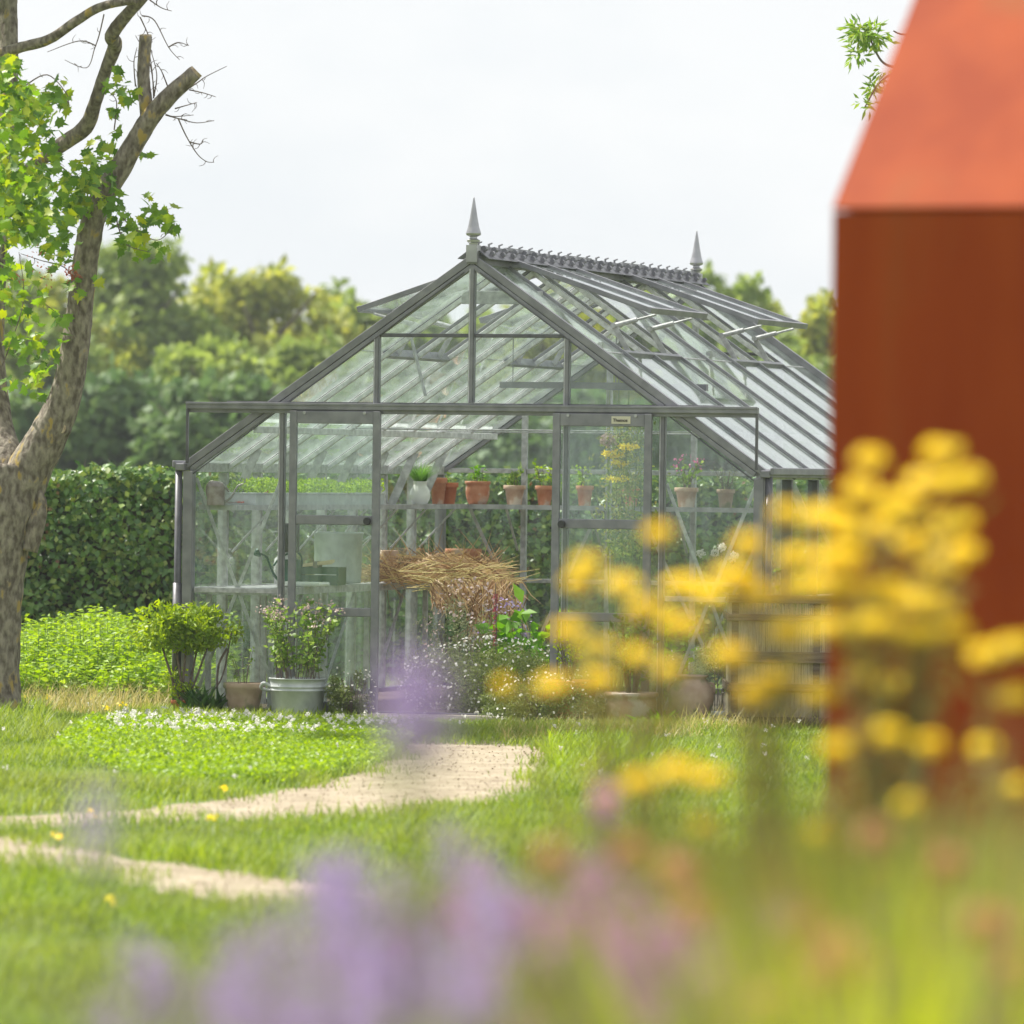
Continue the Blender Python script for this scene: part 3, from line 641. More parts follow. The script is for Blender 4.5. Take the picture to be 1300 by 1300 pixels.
MB().lathe([(0, 0), (.075, 0), (.078, .16), (.07, .2), (.045, .225), (.045, .25), (.055, .255), (.055, .27), (0, .272)], n=24).build('can', alu_w, t, smooth=True)
t = thing('seed_crate', 'dark green crate in front of the zinc tub on the bench', 'crate', on_bench(407, -1.72), -GA)
m = MB(); m.box(-.17, .17, -.1, .1, 0, .02); 
for s in (-1, 1): m.box(-.17, .17, s * .1 - .008, s * .1 + .008, .02, .075); m.box(-.17, .17, s * .1 - .008, s * .1 + .008, .085, .14); m.box(s * .17 - .008, s * .17 + .008, -.092, .092, .02, .14)
m.build('crate', green_pl, t)
t = thing('wooden_label_bundle', 'bundle of pale flat wood sticks tied with string on the green crate', 'wood bundle', on_bench(403, -1.72) + Vector((0, 0, .142)), -GA)
m = MB()
for i in range(7): m.bar((-.12 + random.uniform(-.01, .01), -.05 + i * .016, .006), (.12, -.05 + i * .016 + random.uniform(-.01, .01), .03 + random.uniform(0, .02)), .014, .022)
m.build('sticks', pale_wood, t); MB().bar((0, -.062, .018), (0, .06, .018), .03, .05).build('string', twig_m, t)
t = thing('white_tray', 'shallow white plastic tray on the bench edge below the crate', 'tray', on_bench(386, -1.63), -GA)
MB().box(-.17, .17, -.12, .12, 0, .035).build('tray', ceramic, t, bevel=.015)
tag(t.children[0], None)
t = thing('wall_box', 'small dark box hung on the post left of the sliding door', 'box', GH(-1.44, .10, 1.22), -GA)
MB().box(-.06, .05, 0, .05, 0, .22).build('case', black_pl, t, bevel=.006); MB().bar((0, .025, .22), (0, .025, .26), .01, .01, up=(0, 1, 0)).build('hook', alu_w, t)
potted('terracotta_pot', 'brown bowl pot on the bench behind the straw', 'pot', GH(-1.95, vfor(588, -1.95, 1), bz + .007), .155, .24, 'bowl', terra)
potted('terracotta_pot', 'small pale pot behind the left end of the straw', 'pot', GH(-2.05, vfor(494, -2.05, 1), bz + .007), .075, .24, 'classic', terra_p)

# dried stems heaped on the bench and hanging over its edge
sc_ = GH(-1.72, 3.9, bz); t = thing('straw_heap', 'heap of golden dried stems on the bench, trailing down over its end', 'straw', (sc_.x, sc_.y, bz + .007), -GA)
m = MB()
def toloc(p): q = Vector(p) - t.location; c, s = math.cos(GA), math.sin(GA); return Vector((q.x * c - q.y * s, q.x * s + q.y * c, q.z))
n = 1500; pts = []; D = []; N = []; L = []; W = []
for i in range(n):
    px = random.uniform(478, 636); tt = (px - 478) / 158; hh = (44 if tt > .3 else 32) * (1 - max(0, tt - .8) * 1.5)
    py = 754 - random.random() * hh; Y = random.uniform(47.2, 49.2)
    p = toloc(P(px, py, Y)); L_ = random.uniform(.15, .5); ang = random.gauss(.05, .5)
    dx = random.choice((-1, 1)); d = Vector((dx * math.cos(ang), random.uniform(-.9, .9), math.sin(ang) * .8))
    if p.z < .0: p.z = .01
    pts.append(p - d * L_ * .5); D.append(d); N.append((random.gauss(0, .5), -1, .3)); L.append(L_); W.append(random.uniform(.006, .012))
pts = [Vector((p.x, p.y, max(p.z, .005))) for p in pts]
scatter('stems', 'blade', [tuple(p) for p in pts], [tuple(d) for d in D], N, np.array(L), np.array(W), F_straw, t)
pts = []; D = []; L = []
for i in range(1500):
    px = random.gauss(628, 13) if random.random() < .55 else random.uniform(545, 640); py = random.uniform(735, 790 if px > 600 else 765); p = toloc(P(px, py, random.uniform(46.4, 47.0)))
    ln_ = random.uniform(.06, .3) if px > 600 else random.uniform(.05, .2)
    pts.append(tuple(p)); D.append((random.gauss(0, .55) - (px - 625) / 90, random.gauss(0, .3), -1)); L.append(ln_)
scatter('stems', 'blade', pts, D, [(random.gauss(0, .7), -1, 0) for _ in pts], np.array(L), .009, F_straw, t)
m = MB()
for i in range(60):
    px = random.uniform(500, 630); p0 = toloc(P(px, random.uniform(720, 752), 47)); a = random.uniform(-.3, .5); l_ = random.uniform(.2, .5)
    p1 = p0 + Vector((math.cos(a) * l_ * .5, random.uniform(-.1, .1), math.sin(a) * l_ * .4)); p2 = p0 + Vector((math.cos(a) * l_, random.uniform(-.1, .1), math.sin(a) * l_ * .5 + random.uniform(-.06, .08)))
    m.tube([p0, p1, p2], [.004, .0035, .002], 5)
m.build('loose_stems', pm('straw stalk', (.50, .38, .15), (.62, .52, .22), .7, 0, 20), t)

# ------------------------------------------------------------------ plants growing in and before the greenhouse
def mound(name, label, c, r, hgt, n, mat, cat='plant', flowers=0, fmat=None, fs=.018, leaf=.03, lw=.008, group=None):
    t = thing(name, label, cat, (c.x, c.y, c.z), 0, group)
    foliage('foliage', n, (0, 0, hgt * .42), (r[0], r[1], hgt * .55), leaf, lw, mat, t, clumps=max(10, n // 130), shell=.45, up=.6, clr=.26)
    m, _ = stems_mb(30, max(r) * .7, .0, hgt * .8, base=max(r) * .3); m.build('stem', twig_m, t)
    if flowers:
        p, d = ball(flowers, (0, 0, hgt * .45), (r[0] * 1.05, r[1] * 1.05, hgt * .62), .86); k = p[:, 2] > .03; p = p[k]; d = d[k]; nn = len(p)
        scatter('flower', 'round', p, rdir(nn), unit(d + rng.normal(size=(nn, 3)) * .5 + np.array([0, -.3, .6])), fs * rng.uniform(.6, 1.2, nn), fs * rng.uniform(.6, 1.2, nn), fmat, t)
    return t
mound('daisy_bush', 'broad mound of tiny white daisies filling the greenhouse doorway', GH(.0, .6), (.70, .45), .58, 17000, L_heath, 'daisy bush', 640, F_white, .024)
mound('daisy_bush', 'low brownish daisy mound outside, right of the doorstep', GH(ufor(692, -.55, 0), -.55), (.44, .26), .36, 10000, L_heath, 'daisy bush', 190, F_white, .022)
mound('daisy_bush', 'sparse grey daisy plant between the zinc tub and the doorway', GH(ufor(447, -.35, 0), -.35), (.17, .16), .42, 3200, L_heath, 'daisy bush', 110, F_white, .02)
mound('flowering_herb', 'frothy pinkish grey herb rising behind the left of the daisies', GH(-.45, 1.3), (.34, .25), .98, 3600, L_sage, 'herb', 420, F_pale, .026)
mound('flowering_herb', 'pale lilac fluffy herb in the middle behind the daisies', GH(-.18, 1.5), (.24, .2), .84, 3000, L_herb, 'herb', 380, F_lav, .026)
t = thing('amaranth', 'upright crimson amaranth spike behind the daisies', 'flower', GH(-.12, 1.0), -GA)
m = MB(); m.tube([(0, 0, 0), (.01, 0, .6), (0, 0, 1.0)], [.006, .005, .003], 6); m.build('stem', twig_m, t)
p = np.c_[rng.normal(0, .009, 220), rng.normal(0, .008, 220), rng.uniform(.52, .92, 220)]; scatter('flower_spike', 'round', p, rdir(220), rdir(220), .011, .011, F_red, t)
def broad(name, label, c, hgt, spread, n_st, ls, mat, cat='plant', per=8, flower=None):
    t = thing(name, label, cat, c)
    leafy(n_st, spread, hgt, ls, ls * .7, mat, per=per, base=spread * .5, flower=flower)(t, .03); return t
broad('bean_plant', 'large-leaved bright green plant just left of the right door', GH(ufor(668, 1.3, .5), 1.3), .80, .26, 18, .15, L_bean, per=8)
broad('leafy_plant', 'green bushy plant behind the lower pane of the right door', GH(1.0, 1.5), .75, .35, 22, .07, L_bean, per=16)
broad('leafy_plant', 'yellow-green bushy plant in the right front corner inside', GH(1.75, 1.3), .95, .35, 26, .05, L_yel, per=18)
broad('leafy_plant', 'tall dark-leaved plant behind the cross brace at the right', GH(1.85, 3.0), 1.2, .38, 26, .07, L_deep, per=20)
broad('leafy_plant', 'fine green plant in the bed at the far right wall', GH(1.6, 4.4), 1.2, .5, 30, .07, L_herb, per=18)
broad('leafy_plant', 'low green seedlings in the bed under the bench end', GH(-.9, 3.2), .45, .4, 20, .06, L_herb, per=14)
t = thing('allium', 'white round flower heads on thin stalks inside, behind the right cross brace', 'flower', GH(1.62, 1.0), -GA)
m = MB()
for i, (dx, z) in enumerate(((-.13, 1.25), (.03, 1.30), (.11, 1.22), (-.02, 1.26), (.13, 1.24))):
    m.tube([(dx * .3, 0, 0), (dx * .8, 0, .7), (dx, 0, z)], [.004, .003, .002], 5)
    p, d = ball(120, (dx, 0, z), (.033, .033, .03), .7); scatter('flower_head', 'round', p, rdir(120), d, .012, .012, F_white, t)
m.build('stem', twig_m, t)
# climber behind the upper pane of the right door
t = thing('climbing_plant', 'tall yellow-green climber with mustard and pink blooms behind the right door pane', 'climbing plant', GH(ufor(788, 1.7, 1.8), 1.7), -GA)
m = MB()
for i in range(9): x = random.uniform(-.12, .25); m.tube([(x * .4, 0, .02), (x * .8, random.uniform(-.1, .1), 1.2), (x, random.uniform(-.1, .1), 2.35 + random.uniform(-.2, .2))], [.008, .006, .003], 6)
m.build('stem', pm('green stalk', (.12, .2, .06), (.2, .27, .1), .7, 0, 12), t)
p = np.c_[rng.normal(.04, .09, 1700), rng.normal(0, .12, 1700), rng.uniform(1.2, 2.3, 1700)]; scatter('foliage', 'leaf', p, rdir(1700, .1), rdir(1700, .6), .042, .02, L_yel, t)
for (x, z, rx, rzz, n_) in ((-.03, 1.99, .09, .03, 170), (.09, 2.05, .08, .022, 120), (.02, 1.92, .06, .025, 90), (-.0, 1.80, .11, .015, 70)):
    p, d = ball(n_, (x, -.1, z), (rx, .07, rzz), .6); scatter('flower_head', 'round', p, rdir(n_), d, .022, .018, F_yel, t)
p, d = ball(240, (-.07, -.1, 2.09), (.07, .05, .05), .5); scatter('flower_head', 'round', p, rdir(240), d, .022, .018, F_pale, t)

# outside, left of the doorway
def front(px, v=-.36): return GH(ufor(px, v, 0), v, 0)
t = potted('planted_tub', 'galvanised zinc tub of tall mint in pale pink flower before the left door', 'tub plant', front(377), .212, .30, 'tub', zinc, leafy(34, .34, .58, .05, .032, L_herb, per=26, flower=F_pale, fn=13, fs=.016, base=.17, bottom=.2))
for s in (-1, 1):
    m = MB(); p, q = smoothpts([(s * .2, -.04, .24), (s * .25, -.05, .26), (s * .265, 0, .22), (s * .2, .04, .2)], [.012, .014, .014, .012]); m.tube(p, q, 8); m.build('handle', zinc, t)
potted('planted_pot', 'weathered wide terracotta pot with a wispy twig, left of the zinc tub', 'pot plant', front(309), .153, .255, 'bowl', terra_m, leafy(5, .12, .30, .035, .022, L_herb, 9))
# standard topiary
tp = front(231, -.3); t = thing('topiary_tree', 'flat-topped bright green shrub on bare stems in a terracotta pot', 'potted tree', tp)
MB().lathe([(a * .085, b_ * .11) for a, b_ in POTS['classic']], n=28).build('pot', terra_r, t, smooth=True)
m = MB()
for dx, dy, ex, ey in ((0, 0, -.06, 0), (.02, .02, .14, .05), (-.02, .01, -.2, .03), (.03, -.01, .24, -.03), (.0, 0, .03, .0)):
    p, q = smoothpts([(dx, dy, .1), (dx * 1.5 + ex * .25, dy, .28), (ex * .7, ey, .46), (ex, ey, .66)], [.011, .010, .008, .005]); m.tube(p, q, 6)
m.build('stem', twig_m, t)
foliage('foliage', 4400, (0, 0, .65), (.33, .26, .15), .052, .026, L_box, t, clumps=26, shell=.3, clr=.5)
foliage('foliage', 380, (-.02, 0, .24), (.12, .1, .12), .034, .018, L_box, t, clumps=12, shell=.3, clr=.3)
m = MB(); p, q = smoothpts([(.28, 0, .02), (.26, 0, .2), (.27, 0, .38), (.33, .02, .5)], [.009] * 4); m.tube(p, q, 6); p, q = smoothpts([(.08, 0, .02), (.2, 0, .15), (.3, 0, .3), (.36, .02, .62)], [.006] * 4); m.tube(p, q, 6); m.build('stem', twig_m, t)
# broad weeds at its foot
t = thing('dock_plant', 'clump of long strap leaves at the foot of the topiary', 'plant', front(258, -.4))
n = 90; a = rng.random(n) * 6.28; scatter('foliage', 'leaf', np.c_[rng.normal(0, .06, n), rng.normal(0, .05, n), np.zeros(n)], np.c_[np.cos(a), np.sin(a), rng.uniform(.4, 1.6, n)], np.c_[-np.cos(a) * .6, -np.sin(a) * .6, np.ones(n)], rng.uniform(.14, .3, n), .045, L_deep, t)
t = thing('dock_plant', 'small bright clump of strap leaves beside the pale bulging pot', 'plant', front(838, -.55))
n = 30; a = rng.random(n) * 6.28; scatter('foliage', 'leaf', np.c_[rng.normal(0, .04, n), rng.normal(0, .04, n), np.zeros(n)], np.c_[np.cos(a), np.sin(a), rng.uniform(.4, 1.2, n)], np.c_[-np.cos(a) * .6, -np.sin(a) * .6, np.ones(n)], rng.uniform(.14, .24, n), .035, L_bean, t)
# outside, right of the doorway
potted('planted_pot', 'wide terracotta bowl with a small twiggy shrub right of the doorway', 'pot plant', front(722, -.3), .215, .33, 'bowl', terra, leafy(9, .14, .38, .035, .02, L_box, 18, base=.02, r=.006, bottom=.45))
potted('planted_pot', 'pale bulging terracotta pot with a dark glossy laurel', 'pot plant', front(801), .198, .255, 'round', terra_p, leafy(16, .15, .58, .07, .03, L_deep, 20, base=.05, r=.006, bottom=.3))
t = thing('terracotta_urn', 'tall empty mossy terracotta urn before the right corner', 'urn', front(877))
MB().lathe([(a * .168, b_ * .39) for a, b_ in POTS['urn']], n=36).build('urn', terra_m, t, smooth=True)
for s in (-1, 1):
    m = MB(); p, q = smoothpts([(s * .11, 0, .33), (s * .155, 0, .325), (s * .165, 0, .28), (s * .155, 0, .25)], [.012] * 4); m.tube(p, q, 6); m.build('handle', terra_m, t)
t = thing('small_pot', 'small pale pot at the corner of the compost bin', 'pot', front(911, -.3))
MB().lathe([(a * .055, b_ * .13) for a, b_ in POTS['classic']], n=24).build('pot', ceramic, t, smooth=True)
mound('bush', 'grey-green bush showing low behind the pots through the corner glass', GH(1.5, .55), (.3, .25), .55, 4000, L_sage, 'bush', 40, F_white, .018)
# compost bin of planks and reed
cb = front(922, -.45); t = thing('compost_bin', 'dark plank compost bin lined with upright reeds at the right corner', 'compost bin', cb, 0)
for z0, z1 in ((.05, .11), (.30, .35), (.51, .58), (.81, .85), (.94, .99)):
    MB().box(0, 1.25, -.018, .0, z0 - .02, z1 - .01).build('plank', plank_m, t, bevel=.004); MB().box(0, .02, .0, .95, z0 - .02, z1 - .01).build('plank', plank_m, t, bevel=.004)
for x in (.03, .62, 1.2): MB().box(x, x + .05, .004, .05, 0, .95).build('post', plank_m, t, bevel=.004)
m = MB()
for i in range(300): x = .03 + 1.2 * i / 300 + random.uniform(-.001, .001); m.tube([(x, .008 + random.uniform(0, .006), .0), (x + random.uniform(-.004, .004), .012, .90 + random.uniform(-.04, .04))], .0026, 4)
for i in range(150): y = .06 + .88 * i / 150; m.tube([(.028, y, .0), (.03, y, .88 + random.uniform(-.04, .04))], .003, 4)
m.build('reed_lining', reed_m, t); MB().box(.05, 1.2, .1, .9, .0, .62).build('compost', soil_m, t)

# ------------------------------------------------------------------ weathering steel block at the right
c0 = P(1057, 266, 16.7); ba = R(24)
t = thing('steel_pavilion', 'rust red weathering steel block with a steep roof at the right edge', 'steel structure', (c0.x, c0.y, 0), -ba)
zt = c0.z; wl = 3.0; dp = 2.4; ph = R(45); rr = dp / 2; rise = rr * math.tan(ph)
m = MB(); m.box(0, wl, 0, .02, 0, zt - .006); m.box(0, .02, .02, dp, 0, zt - .006); m.box(wl - .02, wl, .02, dp, 0, zt - .006); m.box(.02, wl - .02, dp - .02, dp, 0, zt - .006); m.build('wall', rust, t, bevel=.006)
m = MB()
m.slab([(0, -.004, zt), (wl, -.004, zt), (wl, rr, zt + rise), (0, rr, zt + rise)], (0, -math.sin(ph), math.cos(ph)), .012)
m.slab([(0, rr, zt + rise), (wl, rr, zt + rise), (wl, dp, zt), (0, dp, zt)], (0, math.sin(ph), math.cos(ph)), .012)
m.slab([(.008, 0, zt), (.008, dp, zt), (.008, rr, zt + rise - .01)], (1, 0, 0), .012); m.slab([(wl - .008, 0, zt), (wl - .008, dp, zt), (wl - .008, rr, zt + rise - .01)], (1, 0, 0), .012)
m.build('roof', rust, t, bevel=.005)

# ------------------------------------------------------------------ hedge
HY = 53.2
t = thing('hedge', 'clipped dark green hedge as tall as the greenhouse eaves, running behind it', 'hedge', (0, HY, 0))
xl, xr = -13, 10
MB().box(xl, xr, .42, .95, 0, 1.6).build('branches', pm('hedge wood', (.05, .045, .03), (.09, .08, .05), .9, 0, 20), t)
n = 62000
pts = np.c_[rng.uniform(xl, xr, n), rng.normal(.12, .10, n), rng.uniform(0, 1.82, n)]
bulge = .07 * np.sin(pts[:, 0] * 3.1 + pts[:, 2] * 2) + .06 * np.sin(pts[:, 0] * 7.3 + pts[:, 2] * 8) + .05 * np.sin(pts[:, 0] * 15 - pts[:, 2] * 13); pts[:, 1] += bulge
k = (rng.random(n) < np.clip(.25 + pts[:, 2] / .7, 0, 1)); pts = pts[k]; n1 = len(pts)
N1 = unit(np.c_[rng.normal(0, .5, n1), -np.ones(n1), rng.normal(.45, .5, n1)])
n2 = 26000; p2 = np.c_[rng.uniform(xl, xr, n2), rng.uniform(0, 1.0, n2), 1.76 + rng.normal(0, .035, n2)]; p2[:, 2] += .025 * np.sin(p2[:, 0] * 5) + .02 * np.sin(p2[:, 0] * 11.3)
N2 = unit(np.c_[rng.normal(0, .5, n2), rng.normal(-.2, .5, n2), np.ones(n2)])
pp = np.vstack([pts, p2]); NN = np.vstack([N1, N2]); n = len(pp)
scatter('foliage', 'leaf', pp, np.c_[rng.normal(0, 1, n), rng.normal(0, .3, n), rng.normal(-.5, .7, n)], NN, .072 * rng.uniform(.5, 1.35, n), .058 * rng.uniform(.5, 1.3, n), L_hedge, t)
n = 1500; q = np.c_[rng.uniform(xl, xr, n), rng.normal(0, .05, n), rng.uniform(.9, 1.82, n)]; cl = np.sin(q[:, 0] * 4.0) + np.sin(q[:, 0] * 9 + 1) > .9; q = q[cl]; n = len(q)
scatter('old_leaves', 'leaf', q, rdir(n), unit(np.c_[rng.normal(0, .5, n), -np.ones(n), rng.normal(.3, .5, n)]), .05, .035, L_brown, t)
m = MB()
for i in range(90):
    x = random.uniform(xl, xr); y = random.uniform(.1, .7); m.tube([(x, y, 1.7), (x + random.uniform(-.05, .05), y, 1.84 + random.random() * .09)], [.004, .002], 4)
m.build('shoots', twig_m, t)

# ------------------------------------------------------------------ far trees
def far_tree(px, ytop, wpx, Y, mat, label, ybot=585, dens=1.25):
    wpx = wpx * 1.28
    c = P(px, 600, Y); top = P(px, ytop, Y).z; r = wpx / 2 / F * Y; t = thing('far_tree', label, 'tree', (c.x, c.y, 0), 0)
    m = MB(); p, q = smoothpts([(0, 0, 0), (.1, 0, top * .3), (-.1, .1, top * .6), (0, 0, top * .85)], [r * .10, r * .08, r * .05, r * .02]); m.tube(p, q, 8)
    for k in range(7):
        a = k * .9; z = top * (.3 + .07 * k); m.tube([(0, 0, z), (math.cos(a) * r * .35, math.sin(a) * r * .35, z + r * .2), (math.cos(a) * r * .7, math.sin(a) * r * .7, z + r * .45)], [r * .04, r * .025, r * .01], 5)
    m.build('trunk', bark, t)
    n = int(9000 * dens); hz = top * .52
    foliage('crown', n, (0, 0, top - hz * .90), (r * .86, r * .86, hz * .84), .36, .24, mat, t, clumps=44, shell=.5, up=.4, clr=.29, kind='quad')
    return t
FT = [
 (-40, 330, 260, 150, L_treeA, 'far tree at the left edge, mostly behind the maple'),
 (70, 370, 180, 152, L_treeB, 'far yellowish tree seen between the maple limbs'),
 (175, 322, 190, 155, L_treeA, 'tallest far green tree, right of the maple limb'),
 (335, 345, 240, 160, L_treeB, 'far tree with golden top left of the greenhouse roof'),
 (262, 420, 170, 140, L_treeA, 'far mid-green tree low between the tallest one and the golden one'),
 (455, 374, 130, 165, L_treeA, 'far tree just left of the roof slope'),
 (400, 440, 150, 145, L_treeA, 'far low tree touching the left roof slope'),
 (560, 375, 190, 150, L_treeA, 'far tree behind the left half of the glass gable'),
 (700, 372, 200, 150, L_treeB, 'far yellow-green tree behind the right half of the gable'),
 (830, 372, 200, 160, L_treeA, 'far tree behind the front of the right roof slope'),
 (880, 372, 120, 163, L_treeB, 'far tree seen just over the ridge beside the rear finial'),
 (968, 362, 130, 150, L_treeA, 'far tree over the right roof slope, between two others'),
 (925, 345, 170, 160, L_treeA, 'far green tree beside the rear finial'),
 (1015, 374, 140, 158, L_treeB, 'far yellowish tree between greenhouse roof and steel block'),
 (1000, 450, 200, 140, L_treeA, 'far low tree left of the steel block'),
 (1150, 380, 220, 160, L_treeA, 'far tree wholly behind the steel block'),
 (130, 470, 220, 128, L_treeC, 'far dark bushy tree low behind the hedge, right of the maple'),
 (290, 490, 220, 126, L_treeC, 'far dark bushy tree low behind the hedge, by the greenhouse corner'),
 (-20, 480, 220, 128, L_treeC, 'far dark bushy tree behind the maple trunk'),
 (450, 500, 220, 126, L_treeC, 'far dark bush seen through the left sliding door'),
 (610, 505, 220, 126, L_treeC, 'far dark bush seen through the doorway'),
 (770, 500, 220, 126, L_treeC, 'far dark bush seen through the right sliding door'),
 (930, 490, 220, 126, L_treeC, 'far dark bush seen through the right corner glass'),
 (1090, 480, 220, 126, L_treeC, 'far dark bush half behind the steel block')]
for a in FT:
    if a[0] != 1150: far_tree(*a)

# ------------------------------------------------------------------ maple at the left
MY = 43.4
mb = G(4, 912); t = thing('maple_tree', 'pollarded maple with lichen-spotted bark and sawn limbs at the left edge', 'tree', (mb.x, mb.y, 0)); off = Vector((mb.x, mb.y, 0))
def limb(m, pts, Y0=MY, Y1=MY, n=14, j=.035):
    k = len(pts); p, q = smoothpts([P(a, b_, Y0 + (Y1 - Y0) * i / (k - 1)) for i, (a, b_, r) in enumerate(pts)], [r * MY / F for a, b_, r in pts], 6)
    m.tube(p, q, n, jit=j)
m = MB(off)
limb(m, [(-4, 935, 52), (-6, 905, 37), (-6, 860, 31), (-4, 780, 31), (0, 700, 36), (10, 640, 39), (16, 590, 34)], MY, MY, 20)
limb(m, [(18, 660, 30), (36, 600, 29), (62, 552, 25), (84, 500, 20.5), (97, 430, 17.5), (104, 370, 16.5), (112, 310, 16), (124, 262, 15), (150, 218, 14.5), (172, 180, 13), (192, 148, 12.5), (215, 122, 11), (248, 92, 9.5)], MY, MY - .4)
limb(m, [(188, 155, 10), (184, 120, 8.5), (182, 90, 8), (185, 46, 8)], MY - .3, MY - .3)
limb(m, [(12, 650, 26), (8, 590, 25), (0, 540, 17), (-8, 450, 14), (-4, 330, 13), (6, 220, 12.5), (11, 100, 12.5), (10, -20, 12.5), (8, -200, 11), (20, -420, 8)], MY, MY + 1.5)
limb(m, [(-6, 300, 9), (28, 226, 8), (72, 188, 9.5), (108, 162, 10.5), (121, 130, 8.5), (134, 90, 8), (146, 58, 9.5), (142, 45, 9), (158, 22, 8), (184, -6, 7), (240, -70, 6), (300, -160, 4)], MY + 1, MY - .6)
limb(m, [(-70, 110, 8), (-20, 78, 7.5), (20, 62, 7), (62, 50, 6.5), (98, 26, 6), (130, 8, 5.5), (172, 0, 5)], MY + .5, MY - .4)
limb(m, [(38, 700, 10), (46, 665, 12), (52, 640, 8), (46, 618, 4)], MY - .1, MY - .1)
tk = m.build('trunk', bark, t, smooth=True)
m = MB(off); kc = P(76, 543, MY - .17)
m.tube([kc + Vector((0, .05, 0)), kc + Vector((-.0, -.0, 0))], [.085, .055], 16); m.build('knot', bark, t, smooth=True)
m = MB(off); m.tube([kc + Vector((0, -.004, 0)), kc + Vector((0, -.012, 0))], [.045, .04], 14); m.build('sawn_end', wood_cut, t)
for (a, b_, a2, b2, r) in ((246, 94, 250, 90, 9), (185, 48, 185, 44, 7.6)):
    p0 = P(a, b_, MY - .4 if a > 200 else MY - .3); p1 = P(a2, b2, MY - .4 if a > 200 else MY - .3); m = MB(off); m.tube([p0, p1], [r * MY / F] * 2, 14); m.build('sawn_end', wood_cut, t)
m = MB(off)
def twig(pts, r=1.0, sub=True):
    if sub:
        for _ in range(4):
            i = random.randrange(len(pts) - 1); f = random.random(); x0 = pts[i][0] * (1 - f) + pts[i + 1][0] * f; y0 = pts[i][1] * (1 - f) + pts[i + 1][1] * f; a = random.random() * 6.28; l = random.uniform(5, 13)
            twig([(x0, y0), (x0 + l * .5 * math.cos(a), y0 + l * .5 * math.sin(a)), (x0 + l * math.cos(a + .4), y0 + l * math.sin(a + .4))], .55, False)
    limb(m, [(a, b_, r * (1 - .6 * i / (len(pts) - 1))) for i, (a, b_) in enumerate(pts)], MY - .3, MY - .3, 5, 0)
for tw in ([(240, 112), (252, 104), (262, 97), (288, 84)], [(240, 114), (258, 118), (274, 123)], [(210, 146), (228, 151), (250, 156), (272, 153)], [(212, 146), (222, 148), (246, 146)], [(222, 138), (236, 134), (250, 130)],
           [(195, 124), (193, 90), (188, 58)], [(196, 122), (190, 80), (172, 45)], [(172, 110), (170, 80), (174, 60)], [(195, 125), (199, 95), (191, 62)], [(180, 20), (196, 26), (214, 60), (228, 76)], [(214, 60), (226, 54), (240, 58)], [(178, 22), (188, 44), (192, 60)],
           [(226, 150), (236, 172), (250, 195), (262, 205), (272, 206)], [(240, 180), (254, 183), (258, 178)], [(213, 110), (205, 90), (198, 80)], [(132, 18), (126, 44), (120, 62), (110, 86), (82, 76)], [(122, 58), (100, 52), (60, 66)], [(190, 0), (205, 10), (218, 14)],
           [(100, 400), (88, 345), (50, 330), (26, 322)], [(0, 470), (12, 440), (30, 380), (24, 320)], [(70, 205), (90, 222), (100, 232)], [(150, 270), (170, 290), (200, 305), (222, 285)], [(148, 280), (160, 310), (190, 320)], [(95, 430), (80, 405), (50, 380)], [(30, 110), (60, 95), (85, 120), (86, 135)], [(145, 165), (148, 130), (140, 118)]): twig(tw)
m.build('twigs', twig_m, t)
LC = [(10, 190, 34, 150), (20, 130, 26, 90), (28, 240, 34, 130), (10, 280, 34, 120), (45, 270, 26, 70), (5, 90, 24, 60), (60, 215, 24, 36), (75, 110, 14, 14), (62, 125, 14, 14), (84, 130, 8, 7), (40, 140, 20, 40), (62, 165, 18, 26), (148, 100, 18, 18), (165, 118, 12, 14), (142, 142, 9, 8), (150, 165, 7, 4),
      (110, 215, 22, 34), (130, 190, 20, 28), (122, 240, 24, 60), (95, 245, 22, 40), (75, 225, 16, 18), (140, 262, 16, 20), (165, 285, 20, 28), (195, 280, 18, 22), (215, 275, 16, 20), (170, 310, 16, 18), (200, 320, 14, 14), (190, 255, 10, 6), (180, 200, 8, 4), (60, 300, 28, 50), (80, 320, 22, 24), (90, 270, 24, 44),
      (15, 345, 20, 22), (40, 365, 18, 14), (25, 400, 18, 20), (45, 430, 20, 24), (20, 440, 18, 18), (50, 470, 14, 14), (45, 492, 12, 10), (10, 485, 10, 6), (75, 400, 12, 6), (85, 432, 12, 6), (98, 362, 14, 7), (112, 358, 12, 5), (10, 370, 16, 14), (60, 460, 12, 8)]
pts = []
for a, b_, r, n_ in LC:
    for _ in range(int(n_ * 1.05)):
        ang = random.random() * 6.28; q = math.sqrt(random.random()) * r; pts.append(tuple(P(a + q * math.cos(ang), b_ + q * math.sin(ang), MY + random.gauss(-.2, .35) - (2.2 if a < 50 and b_ < 300 else 0))))
n = len(pts); scatter('foliage', 'maple', pts, np.c_[rng.normal(0, .8, n), rng.normal(0, .6, n), rng.normal(-.5, .5, n)], np.c_[rng.normal(0, .5, n), rng.normal(-.6, .5, n), rng.normal(.6, .5, n)], .092 * rng.uniform(.6, 1.3, n), .088 * rng.uniform(.6, 1.3, n), L_maple, t, off=off)
